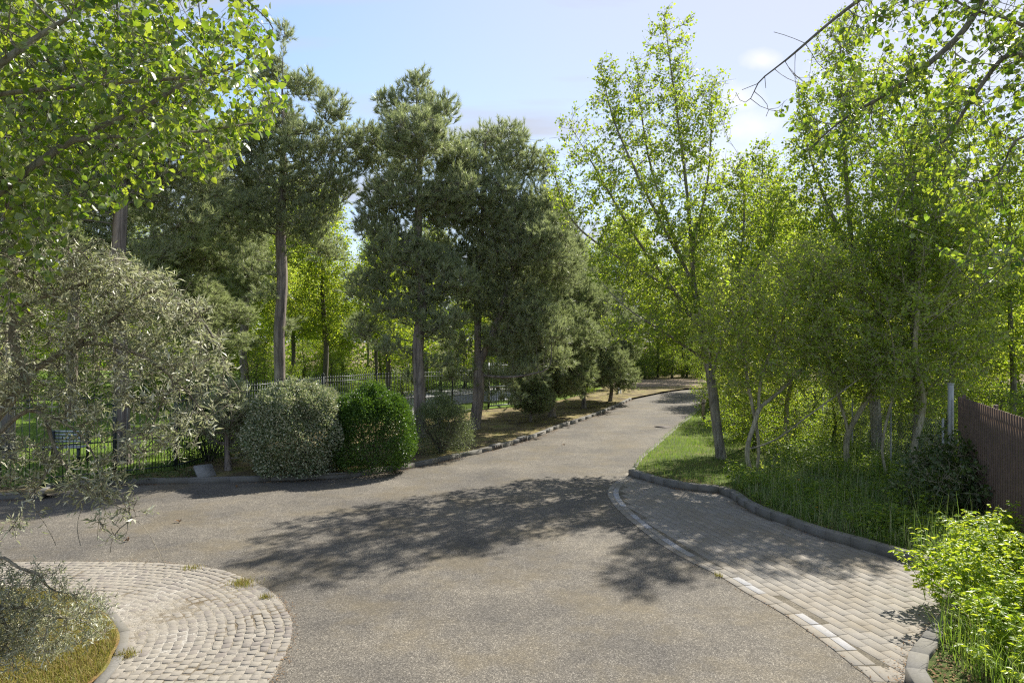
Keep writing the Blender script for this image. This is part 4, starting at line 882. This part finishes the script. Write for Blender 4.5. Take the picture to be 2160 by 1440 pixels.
for k, (px, dd, s) in enumerate(bushes):
    loc = at_px(px, dd)
    if k == 0: v4.location = loc; v4.scale = (s, s, s); v4['label'] = UL; v4['group'] = 'bushes under the wood'; v4['category'] = 'bush'; v4.name = 'understorey_bush'
    else: c = copy_tree(v4, loc, rgw.uniform(0, 6.28), s, UL, 'bushes under the wood'); c.name = 'understorey_bush'
EL = 'shadowed green bush at the end of the lane'
for px, dd, s in ((1250, 47, .8), (1300, 55, 1.0), (1350, 58, 1.0), (1400, 60, .9), (1470, 58, 1.1), (1520, 50, .9), (1235, 40, .5), (1540, 36, .7), (1225, 52, 1.2), (1290, 60, 1.3), (1370, 64, 1.3), (1440, 66, 1.4), (1520, 62, 1.3), (1305, 54.5, .6), (1332, 56, .75), (1360, 55, .65), (1388, 57, .8), (1418, 56, .7), (1448, 57, .8), (1290, 50, .6), (1480, 55, .8)):
    c = copy_tree(v4, at_px(px, dd), rgw.uniform(0, 6.28), s, EL, 'bushes at the end of the lane'); c.name = 'lane_bush'
TL = 'undergrowth bush in the shade behind the thicket stems'
for px, dd, s in ((1560, 21, .6), (1640, 23, .65), (1720, 21.5, .55), (1800, 22, .6), (1880, 23, .6), (1960, 21, .6), (2040, 19, .6), (2110, 16.5, .6), (2180, 14.5, .6), (2150, 20, .8), (1500, 29, .55), (1590, 19, .5), (1680, 19.5, .5), (1760, 18.8, .5), (1840, 19.5, .5), (1930, 18, .45), (1995, 16.5, .5), (1640, 26, .9), (1760, 26, .9), (1880, 27, .9), (1990, 25, .9), (2080, 22, .8)):
    c = copy_tree(v4, at_px(px, dd), rgw.uniform(0, 6.28), s, TL, 'undergrowth behind the thicket'); c.name = 'undergrowth_bush'

def far_wood():
    rg = np.random.default_rng(131); n = 90000; x = rg.uniform(-120, 130, n); top = 7.5+1.6*np.sin(x*.31)+1.1*np.sin(x*.83+1)+.8*np.sin(x*1.9)
    y = 74+rg.uniform(0, 9, n)+3*np.sin(x*.12); z = top*(1-rg.random(n)**1.3*.98)
    k = np.sin(x*.9+z*.7)+np.sin(z*1.3+x*.37+y) > rg.uniform(-2.2, .6, n); x, y, z = x[k], y[k], z[k]
    V, F = leaf_mesh(np.c_[x, y, z+.1], unit(rg.normal(size=(len(x), 3))), rg.uniform(.25, .6, len(x)), .8, 4, .5, rg); m = mesh_np('far_woodland', V, F, M['under_leaf'])
    tag(m, 'far edge of the wood closing the horizon', 'woodland', None, 'stuff')
far_wood()
# ---- bright weeds at the bottom right
def weed_bush(name, base, label, seed, stems, reach, hmax, leaf='bright_weed', size=.058, per=48):
    rg = np.random.default_rng(seed); base = np.array(base, float); mb = MB(); LP = []; LA = []
    for _ in range(stems):
        a = rg.uniform(0, 6.283); r = math.sqrt(rg.random()); f = np.array((math.cos(a)*reach[0]*r, math.sin(a)*reach[1]*r, 0)); H = hmax*rg.uniform(.55, 1.0)*(1-.35*r)
        ln = np.array((rg.normal(0, .12), rg.normal(0, .12), 0)) + f*.18
        s = np.linspace(0, 1, 6)[:, None]; P = f + ln*s**1.7 + np.array((0, 0, H))*s; mb.tube(P, np.linspace(.006, .002, 6), 4, False)
        n = per; t = np.sort(rg.uniform(.25, 1.0, n)); q = np.stack([np.interp(t, s[:, 0], P[:, k]) for k in range(3)], 1)
        for (pp, tt) in zip(q, t):
            aa = rg.uniform(0, 6.283); dd = np.array((math.cos(aa), math.sin(aa), rg.uniform(-.1, .5))); st = pp + dd*rg.uniform(.02, .10)
            for w in (-.9, 0, .9):
                a2 = aa+w; LP.append(st); LA.append((math.cos(a2), math.sin(a2), rg.uniform(-.3, .3)))
    e = empty(name, tuple(base), label, 'bush'); mb.build('stems', M['bright_weed'], e, True)
    LP = np.array(LP); V, F = leaf_mesh(LP, unit(np.array(LA)), size*rg.uniform(.55, 1.25, len(LP)), .5, 6, 1.4, rg, .12, .15)
    mesh_np('leaves', V, F, M[leaf], e); return e
weed_bush('leafy_bush', (5.75, 7.5, .08), 'tall lime green leafy bush spilling over the kerb at the right', 81, 95, (1.0, 1.0), 1.25)
weed_bush('leafy_bush', (5.2, 6.2, .08), 'lower lime green leafy growth at the bottom right corner', 82, 85, (.8, .9), .85)
weed_bush('leafy_bush', (6.7, 8.9, .08), 'bright leafy growth at the foot of the brown fence', 83, 60, (.7, 1.0), 1.0)
weed_bush('weed_clump', at_px(1860, 10.9), 'patch of light green broad leaved weeds behind the kerb', 84, 26, (.55, .3), .5, 'under_leaf', .07, 10)
weed_bush('weed_clump', at_px(1935, 11.5), 'taller nettle like weeds close to the bramble bush', 85, 30, (.6, .4), .75, 'bright_weed', .06, 11)

proto = weed_bush('weed_clump', at_px(1655, 13.0), 'leafy green weed clump among the grass along the right kerb', 86, 16, (.28, .22), .5, 'under_leaf', .06, 9)
proto['group'] = 'weed clumps along the right kerb'; rw = np.random.default_rng(87)
for px, dd in ((1600, 13.6), (1700, 12.6), (1745, 12.0), (1790, 12.3), (1720, 13.4), (1830, 11.6), (1900, 11.0), (1960, 10.4), (1640, 14.2), (1985, 11.2), (1770, 13.3), (1905, 12.3), (1560, 14.6), (1840, 13.0)):
    copy_tree(proto, at_px(px, dd), rw.uniform(0, 6.28), rw.uniform(.7, 1.35), 'leafy green weed clump among the grass along the right kerb', 'weed clumps along the right kerb')
# ------------------------------------------------------------------ grass
def blades(rg, P, z, h, w, bend=.4):
    n = len(P); a = rg.uniform(0, 6.283, n); d = np.c_[np.cos(a), np.sin(a), np.zeros(n)]; s = np.c_[-d[:, 1], d[:, 0], np.zeros(n)]
    B = np.c_[P, np.full(n, z)]; h = h[:, None]; w = w[:, None]; bn = rg.uniform(0, bend, n)[:, None]; up = np.array([[0, 0, 1.]])
    m = B + up*h*.55 + d*h*bn*.3; t = B + up*h*(1-bn*.3) + d*h*bn
    V = np.stack([B-s*w/2, B+s*w/2, m+s*w*.4, m-s*w*.4, t+s*w*.06, t-s*w*.06], 1).reshape(-1, 3)
    F = (np.arange(n)[:, None, None]*6+np.array([(0, 1, 2, 3), (3, 2, 4, 5)])[None]).reshape(-1, 4); return V, F
def scatter(rg, poly, n, dens=None):
    poly = np.asarray(poly); lo, hi = poly.min(0), poly.max(0); P = rg.uniform(lo, hi, (n, 2)); P = P[inpoly(P, poly)]
    if dens is not None: P = P[rg.random(len(P)) < dens(P)]
    return P
patch = lambda P, s=1.7, o=0: .5+.5*np.clip(np.sin(P[:, 0]*s+o)*np.cos(P[:, 1]*s*1.2+o)+.6*np.sin(P[:, 0]*s*2.7+P[:, 1]*s*1.9), -1, 1)
def grass(name, polys, z, hm, wm, mat, seed, n, label, dens=None, bend=.4, hv=.35):
    rg = np.random.default_rng(seed); Vs = []; k = MB()
    for poly in polys:
        P = scatter(rg, poly, n, dens); h = hm*(1+rg.normal(0, hv, len(P))).clip(.3, 2.2); V, F = blades(rg, P, z, h, np.full(len(P), wm), bend); k.add(V, F)
    o = k.build(name, M[mat]); tag(o, label, 'grass', None, 'stuff'); return o
VR = [tuple(p) for p in KR_far[2:]] + [tuple(p) for p in KR[1:] if p[1] > 8.8] + [(9.5, 9.0), (10.5, 13), (12.5, 20), (15, 30)]
def vr_d(P):  # thinner in the shaded interior, short on the point
    return np.where(P[:, 0] > 8.5, .4, .9)*(.5+.5*patch(P, 1.3))
inset = lambda P: P
grass('verge_grass', [VR], .09, .09, .008, 'grass_green', 91, 130000, 'short green grass on the verge right of the road', vr_d)
TALL = [G(*p) for p in ((1540, 1030), (1590, 1068), (1657, 1096), (1727, 1120), (1800, 1140), (1883, 1163), (1990, 1195))] + [(8.2, 10.5), (9.5, 15), (9.5, 19), (7.4, 17.6), (6.6, 16.5)]
grass('tall_grass', [TALL], .09, .24, .009, 'grass_long', 92, 60000, 'long rank grass growing between the thicket and the kerb', lambda P: .25+.75*patch(P, 2.2, 1), .8)
grass('corner_tall_grass', [[(4.1, 5.0), (4.25, 6.7), (5.6, 8.2), (6.2, 9.2), (7.5, 9.0), (6.5, 5.0)]], .09, .42, .008, 'grass_green', 93, 6500, 'long bright grass blades among the leafy growth at the bottom right', None, .9)
KLt = unit(np.gradient(KL, axis=0)); KLo = KL+np.c_[-KLt[:, 1], KLt[:, 0]]*.15
VL = [tuple(p) for p in KLo if p[0] > -14] + [(8.5, 45), (3.5, 42), (.5, 33), (-.6, 30.4)] + FENCE[::-1][1:]
grass('verge_dry_grass', [VL], .09, .06, .009, 'grass_dry', 94, 90000, 'sparse dry and yellowish grass between the kerb and the iron fence', lambda P: .12+.88*(patch(P, 1.1, 2) > .45)*.8)
grass('lawn_grass', [[(-13, 14.2), (-9, 16), (-7.5, 20), (-6, 26), (-3, 30), (-4, 36), (-30, 36), (-26, 14.2)]], .10, .06, .014, 'grass_green', 95, 110000, 'mown lawn behind the iron fence')
cg = [tuple(p+np.array((-.02, -.02))) for p in APRON_in if p[1] > 3 and p[0] > -9] + [(-5, 3.5), (-9, 5)]
grass('corner_grass', [cg], .05, .055, .006, 'grass_dry', 96, 200000, 'yellow mossy grass on the corner at the bottom left', lambda P: .6+.4*patch(P, 4), .9)
def herbs(name, polys, n, size, hmax, mat, seed, label, dens=None):
    rg = np.random.default_rng(seed); k = MB()
    for poly in polys:
        P = scatter(rg, poly, n, dens); m = 16; hh = hmax*rg.uniform(.3, 1.0, len(P)); ii = np.repeat(np.arange(len(P)), m); t = rg.uniform(.15, 1, len(ii))
        a = rg.uniform(0, 6.283, len(ii)); r = (.02+.10*(1-t))*rg.uniform(.5, 1.3, len(ii)); d = np.c_[np.cos(a), np.sin(a), rg.uniform(-.2, .5, len(ii))]
        pos = np.c_[P[ii]+d[:, :2]*r[:, None], .1+hh[ii]*t]; V, F = leaf_mesh(pos, d, size*rg.uniform(.5, 1.3, len(ii)), .55, 4, 1.6, rg, .15, .2); k.add(V, F)
    tag(k.build(name, M[mat]), label, 'weeds', None, 'stuff')
herbs('verge_weeds', [TALL], 3800, .055, .36, 'under_leaf', 121, 'low broad leaved weeds mixed into the long grass behind the right kerb', lambda P: .15+.85*(patch(P, 2.6, 3) > .45))
herbs('thicket_weeds', [[(6.6, 14.5), (10.5, 11.5), (12, 16), (11, 20), (7, 19)]], 2600, .07, .55, 'under_leaf', 122, 'taller shaded weeds growing between the thicket stems')
herbs('corner_weeds', [[(4.3, 5.2), (4.5, 6.8), (5.7, 8.3), (6.4, 9.6), (7.6, 9.4), (6.6, 5.2)]], 1500, .05, .5, 'bright_weed', 123, 'low leafy weeds under the lime green bushes at the bottom right')
herbs('fence_foot_weeds', [[tuple(p) for p in (FENCE[1], FENCE[2], FENCE[3], (-6.4, 15.3), (-8.6, 14.6), (-10.6, 13.9))]], 500, .05, .18, 'dark_leaf', 124, 'small dark weeds at the foot of the iron fence')
def litter(name, line, width, off, n, seed, label, z=.012, size=.03, mat='litter'):
    rg = np.random.default_rng(seed); L = resample(line, .05); T = unit(np.gradient(L, axis=0)); N_ = np.c_[-T[:, 1], T[:, 0]]
    i = rg.integers(0, len(L), n); w = np.sin(L[i, 0]*2.1)+np.sin(L[i, 1]*3.7+L[i, 0]); i = i[w > rg.uniform(-1.6, 1.2, n)]
    o = off+np.abs(rg.normal(0, abs(width), len(i)))*np.sign(width); P = L[i]+N_[i]*o[:, None]
    pos = np.c_[P, z+rg.uniform(0, .012, len(P))]; ax = unit(np.c_[rg.normal(size=(len(P), 2)), rg.normal(0, .15, len(P))])
    V, F = leaf_mesh(pos, ax, size*rg.uniform(.4, 1.4, len(P)), .4, 4, 4.0, rg); ob = mesh_np(name, V, F, M[mat]); tag(ob, label, 'leaf litter', None, 'stuff')
litter('kerb_litter', KL[KL[:, 0] > -16], -.12, 0, 9000, 101, 'brown needles and leaf crumbs along the left kerb', .004)
litter('bay_litter', KR[:-1], -.10, 0, 5000, 102, 'brown leaf crumbs along the foot of the right kerb', .024)
litter('bay_edge_litter', BAY, -.05, .03, 1100, 103, 'dirt and leaf crumbs along the edge of the paved bay', .008, .02)
litter('apron_litter', np.array(APRON_out), .06, -.02, 7000, 104, 'reddish leaf crumbs along the edge of the cobbles', .006, .022)
litter('verge_litter', KR, .35, .15, 9000, 105, 'dry leaves and stalks on the verge behind the right kerb', .105, .05)
grass('dry_stalks', [TALL, [(6.6, 14.5), (10.5, 11.5), (12, 16), (11, 20), (7, 19)]], .09, .62, .007, 'grass_long', 125, 1500, 'thin tall dry stalks standing in the long grass and thicket', None, .35, .3)
grass('point_tufts', [VR], .09, .16, .007, 'grass_long', 126, 26000, 'taller uneven tufts in the verge grass', lambda P: (patch(P, 3.1, 2) > .62)*.9, .8)
def weeds_edge():
    rg = np.random.default_rng(106); k = MB()
    for (px, py, r, n) in ((512, 1232, .16, 420), (405, 1200, .12, 120), (262, 1385, .12, 260), (1515, 1216, .06, 60), (560, 1262, .08, 90)):
        c = np.array(G(px, py)); P = c+rg.normal(0, r*.5, (n, 2)); V, F = blades(rg, P, .01, rg.uniform(.02, .07, n), np.full(n, .006), .8); k.add(V, F)
    o = k.build('edge_weeds', M['grass_dry']); tag(o, 'small dry weed tufts rooted in the paving edges', 'weeds', None, 'stuff')
weeds_edge()
def flowers():
    rg = np.random.default_rng(107)
    L = ['single yellow dandelion nearest the kerb at the foot of the weeds', 'yellow dandelion in the grass just above another one', 'yellow dandelion in the grass beside the middle of the kerb', 'yellow flower deeper in the thicket grass']
    for (px, py, h), lab in zip(((1956, 1143, .10), (1718, 1052, .22), (1722, 1070, .2), (1685, 1012, .4)), L):
        x, y = G(px, py+30*h/.2); x, y = G(px, py, .1+h); e = empty('dandelion', (x, y, .1), lab, 'flower'); mb = MB(); mb.tube([(0, 0, 0), (.01, 0, h*.6), (0, 0, h)], [.003]*3, 4, False); mb.build('stem', M['bright_weed'], e)
        n = 40; a = rg.uniform(0, 6.283, n); ax = np.c_[np.cos(a), np.sin(a), rg.uniform(0, 1.2, n)]; V, F = leaf_mesh(np.tile((0, 0, h), (n, 1)).astype(float), unit(ax), np.full(n, .03), .3, 4, 1, rg); mesh_np('flower_head', V, F, M['dandelion'], e)
flowers()

# ------------------------------------------------------------------ iron fence
def iron_fence():
    root = empty('iron_fence', (FENCE[0][0], FENCE[0][1], .1), 'black iron railing fence with spear topped pickets round the lawn', 'fence')
    O = np.array((FENCE[0][0], FENCE[0][1], .1)); line = np.array(FENCE); H = 1.85
    ends = []
    for a, b in zip(line[:-1], line[1:]):
        L = np.linalg.norm(b-a); n = max(1, round(L/2.4))
        for k in range(n): ends.append((a+(b-a)*k/n, a+(b-a)*(k+1)/n))
    def spear(mb, x, y, z, s=1.0, yaw=0):
        w = .016*s; h = .10*s
        V = [(x-w, y, z+h*.3), (x, y-w*.6, z+h*.3), (x+w, y, z+h*.3), (x, y+w*.6, z+h*.3), (x, y, z), (x, y, z+h)]
        mb.add(V, [(4, 1, 0, 0), (4, 2, 1, 1), (4, 3, 2, 2), (4, 0, 3, 3), (5, 0, 1, 1), (5, 1, 2, 2), (5, 2, 3, 3), (5, 3, 0, 0)][:0] or [(0, 4, 1, 5), (1, 4, 2, 5), (2, 4, 3, 5), (3, 4, 0, 5)])
    def post(p):
        mb = MB(); mb.box((p[0]-O[0], p[1]-O[1], H/2+.03), (.032, .032, H/2+.03)); mb.box((p[0]-O[0], p[1]-O[1], H+.085), (.045, .045, .025)); mb.box((p[0]-O[0], p[1]-O[1], H+.135), (.022, .022, .025)); mb.build('post', M['iron'], root)
    for a, b in ends:
        post(a); mb = MB(); t = (b-a)/np.linalg.norm(b-a); L = np.linalg.norm(b-a); yaw = math.atan2(t[1], t[0])
        mid = (a+b)/2-O[:2]
        for z in (.12, H*.44, H*.90, H*.985): mb.box((mid[0], mid[1], z), (L/2-.03, .013, .014), yaw)
        n = int(L/.125)
        for k in range(1, n):
            q = a+t*L*k/n-O[:2]; mb.box((q[0], q[1], H/2+.03), (.0075, .0075, H/2), yaw); spear(mb, q[0], q[1], H+.02, 1.1)
            q2 = q+t*L/n/2
            mb.box((q2[0], q2[1], H*.25), (.0065, .0065, H*.25), yaw); spear(mb, q2[0], q2[1], H*.5, 1.0)
        mb.build('railing_panel', M['iron'], root)
    post(line[-1])
iron_fence()
def gate():
    a = np.array((-1.1, 30.6)); b = np.array((.75, 32.4)); root = empty('metal_gate', (a[0], a[1], .1), 'pale grey barred metal gate across the driveway beside the broad pine', 'gate')
    t = (b-a)/np.linalg.norm(b-a); L = np.linalg.norm(b-a); yaw = math.atan2(t[1], t[0]); mid = t*L/2
    f = MB()
    for z in (.12, 1.0, 1.72, 1.98): f.box((mid[0], mid[1], z), (L/2, .025, .028), yaw)
    for s in (.03, L-.03): f.box((t[0]*s, t[1]*s, 1.08), (.03, .03, 1.04), yaw)
    f.build('gate_frame', M['iron_grey'], root)
    m = MB()
    for k in range(1, 24): q = t*L*k/24; m.box((q[0], q[1], 1.1), (.009, .009, 1.02), yaw)
    m.build('bars', M['iron'], root)
gate()
# brown profiled steel fence at the right
def brown_fence():
    a = np.array((8.82, 13.1)); b = np.array((5.35, 4.9)); t = (b-a)/np.linalg.norm(b-a); L = np.linalg.norm(b-a); n_ = np.array((t[1], -t[0]))
    root = empty('metal_fence', (a[0], a[1], .1), 'dark brown corrugated metal fence running toward the viewer at the right', 'fence')
    nseg = 4
    for sgm in range(nseg):
        s0, s1 = L*sgm/nseg+.004, L*(sgm+1)/nseg-.004; pitch = .13; P = []; s = s0
        while s < s1:
            for ds, o in ((0, 0), (.05, 0), (.062, .028), (.118, .028)):
                if s+ds <= s1: P.append((s+ds, o))
            s += pitch
        P = np.array(P); xy = t[None]*P[:, :1]+n_[None]*P[:, 1:]
        H = 2.02; m = len(P); V = []
        for z in (-.05, H):
            V.append(np.c_[xy, np.full(m, z)])
        for z in (-.05, H): V.append(np.c_[xy+n_*-.003, np.full(m, z)])
        V = np.vstack(V); i = np.arange(m-1)
        F = np.vstack([np.c_[i, i+1, m+i+1, m+i], np.c_[2*m+i+1, 2*m+i, 3*m+i, 3*m+i+1], np.c_[m+i, m+i+1, 3*m+i+1, 3*m+i]])
        mesh_np('panel', V, F, M['brown_metal'], root)
    yaw = math.atan2(t[1], t[0])
    rl = MB()
    for z in (.35, 1.75): rl.box((t[0]*L/2+n_[0]*-.035, t[1]*L/2+n_[1]*-.035, z), (L/2, .02, .03), yaw)
    rl.build('rail', M['brown_metal'], root)
    for k in range(nseg+1):
        q = t*L*k/nseg-n_*.085; mb = MB(); mb.box((q[0], q[1], 1.0), (.03, .03, 1.05), yaw); mb.build('post', M['brown_metal'], root)
brown_fence()
def grey_post():
    e = empty('fence_post', (8.76, 13.25, .1), 'pale grey square post at the far end of the brown fence', 'post'); mb = MB(); mb.box((0, 0, 1.12), (.038, .038, 1.12), .4, .006); mb.build('post_shaft', M['galv'], e)
    mb = MB(); mb.box((0, 0, 2.255), (.045, .045, .012), .4); mb.build('cap', M['galv'], e)
grey_post()
def wire_fence():
    a = np.array((8.7, 13.4)); b = np.array((9.6, 20.5)); t = (b-a)/np.linalg.norm(b-a); L = np.linalg.norm(b-a)
    e = empty('wire_fence', (a[0], a[1], .1), 'diamond mesh wire fence running back from the grey post', 'fence'); H = 1.5; A = []; B = []
    for k in range(int((L+H)/.09)):
        s = k*.09
        for sg in (1, -1):
            p0 = s if sg > 0 else s-H; s0, s1 = (s-H, s) if sg > 0 else (s, s-H)
            lo, hi = min(s0, s1), max(s0, s1)
            c0, c1 = max(0, lo), min(L, hi)
            if c1 <= c0: continue
            z = lambda q: (q-lo)/H*H if sg > 0 else H-(q-lo)
            A.append((*(t*c0), z(c0))); B.append((*(t*c1), z(c1)))
    A = np.array(A); B = np.array(B); V, F = prisms(A, B, np.full(len(A), .002), np.full(len(A), .002), 3); mesh_np('mesh', V, F, M['galv'], e)
    for k in range(4): q = t*L*k/3; mb = MB(); mb.tube([(q[0], q[1], 0), (q[0], q[1], H+.05)], .02, 8); mb.build('post', M['galv'], e)
wire_fence()

# ------------------------------------------------------------------ small things
def sign_post():
    x, y, z = at_px(1305, 39.5); e = empty('marker_post', (x, y, .1), 'thin grey pole at the end of the roadside pines', 'post'); mb = MB(); mb.tube([(0, 0, 0), (0, 0, 2.3)], .035, 8); mb.build('pole', M['galv'], e, True)
    mb = MB(); mb.tube([(.12, 0, 0), (.12, 0, 1.2)], .03, 8); mb.build('brace', M['galv'], e, True)
sign_post()
def stake(px, py, h, r, label, mat='stake'):
    x, y = G(px, py, .1); e = empty('wooden_stake', (x, y, .1), label, 'stake'); mb = MB(); mb.box((0, 0, h/2), (r, r, h/2), .5, .008); mb.build('stake_shaft', M[mat], e)
    mb = MB(); mb.box((0, 0, h*.82), (r*1.06, r*1.06, .02), .5); mb.build('band', M['rust'], e)
stake(1484, 888, .85, .05, 'short wooden stake in the grass beside the tall poplar')
def slab():
    x, y = G(432, 1003, .1); e = empty('stone_slab', (x, y, .1), 'grey stone slab leaning at an angle beside the left kerb', 'stone'); mb = MB(); mb.box((0, 0, .10), (.20, .035, .20), .75, .01, -.95); mb.build('slab', M['slate'], e)
slab()
def bench():
    x, y = at_px(130, 16.8)[:2]; e = empty('garden_bench', (x, y, .1), 'grey slatted garden bench on the lawn behind the fence', 'bench')
    for k, nm in ((0, 'seat'), (1, 'backrest')):
        mb = MB()
        for s in range(4):
            if k == 0: mb.box((0, -.02+s*.10, .42), (.5, .04, .015))
            else: mb.box((0, .36, .52+s*.085), (.5, .012, .028), 0, 0, .12)
        mb.build(nm, M['iron_grey'], e)
    for sx in (-.44, .44):
        for yy, h in ((-.02, .40), (.34, .80)): mb = MB(); mb.box((sx, yy, h/2), (.025, .025, h/2)); mb.build('leg', M['iron'], e)
bench()
def gully(px, py, label):
    x, y = G(px, py); i = np.argmin(np.linalg.norm(KL-np.array((x, y)), axis=1)); t = unit(KL[i+1]-KL[i-1]); p = KL[i]; nn = np.array((-t[1], t[0])); yaw = math.atan2(t[1], t[0])
    e = empty('street_gully', (p[0], p[1], 0), label, 'drain', 'kerb drains'); f = MB(); q = nn*.06; f.box((q[0], q[1], .078), (.26, .075, .078), yaw, .01); f.build('gully_frame', M['kerb'], e)
    s = MB()
    for k in (-.17, -.06, .06, .17): r = nn*-.016+t*k; s.box((r[0], r[1], .07), (.035, .005, .05), yaw)
    s.build('slots', M['rust'], e)
gully(1104, 931, 'kerb drain nearest the drive gate, with four dark slots'); gully(1048, 947, 'kerb drain next to the loose grey shrub')
def cover(px, py, label):
    x, y = G(px, py); e = empty('manhole_cover', (x, y, 0), label, 'drain cover'); a = np.linspace(0, 2*math.pi, 25)[:-1]; mb = MB(); mb.tube([(0, 0, -.02), (0, 0, .006)], .33, 24); mb.build('frame', M['rust'], e); mb = MB(); mb.tube([(0, 0, -.02), (0, 0, .010)], .27, 24); mb.build('lid', M['rust'], e)
cover(1399, 900, 'round dark iron cover in the road beside the verge')
def flowerbed():
    rg = np.random.default_rng(109); n = 2600; P = np.c_[rg.uniform(-9.6, -6.9, n), rg.uniform(29, 30.5, n), rg.uniform(.2, .55, n)]; ax = unit(rg.normal(size=(n, 3)))
    V, F = leaf_mesh(P, ax, np.full(n, .07), .8, 4, 1, rg); tag(mesh_np('flower_bed', V, F, M['orange_flower']), 'patch of orange flowers behind the iron fence', 'flowers', None, 'stuff')
flowerbed()
def crumbs():
    rg = np.random.default_rng(110)
    lab = ['curled brown leaf lying on the road left of the tree shadow', 'curled brown leaf on the road nearest the cobbles', 'small brown leaf on the road near the left kerb', 'brown leaf on the road by the drive side kerb']
    for (px, py), l in zip(((376, 1102), (268, 1142), (500, 1028), (1190, 939)), lab):
        x, y = G(px, py); n = 4; pos = np.c_[rg.normal(0, .015, (n, 2)), rg.uniform(.005, .02, n)]; V, F = leaf_mesh(pos, unit(np.c_[rg.normal(size=(n, 2)), np.full(n, .5)]), np.full(n, .07), .6, 6, 1, rg, .35); o = mesh_np('fallen_leaf', V, F, M['litter']); o.location = (x, y, .004); tag(o, l, 'leaf')
crumbs()
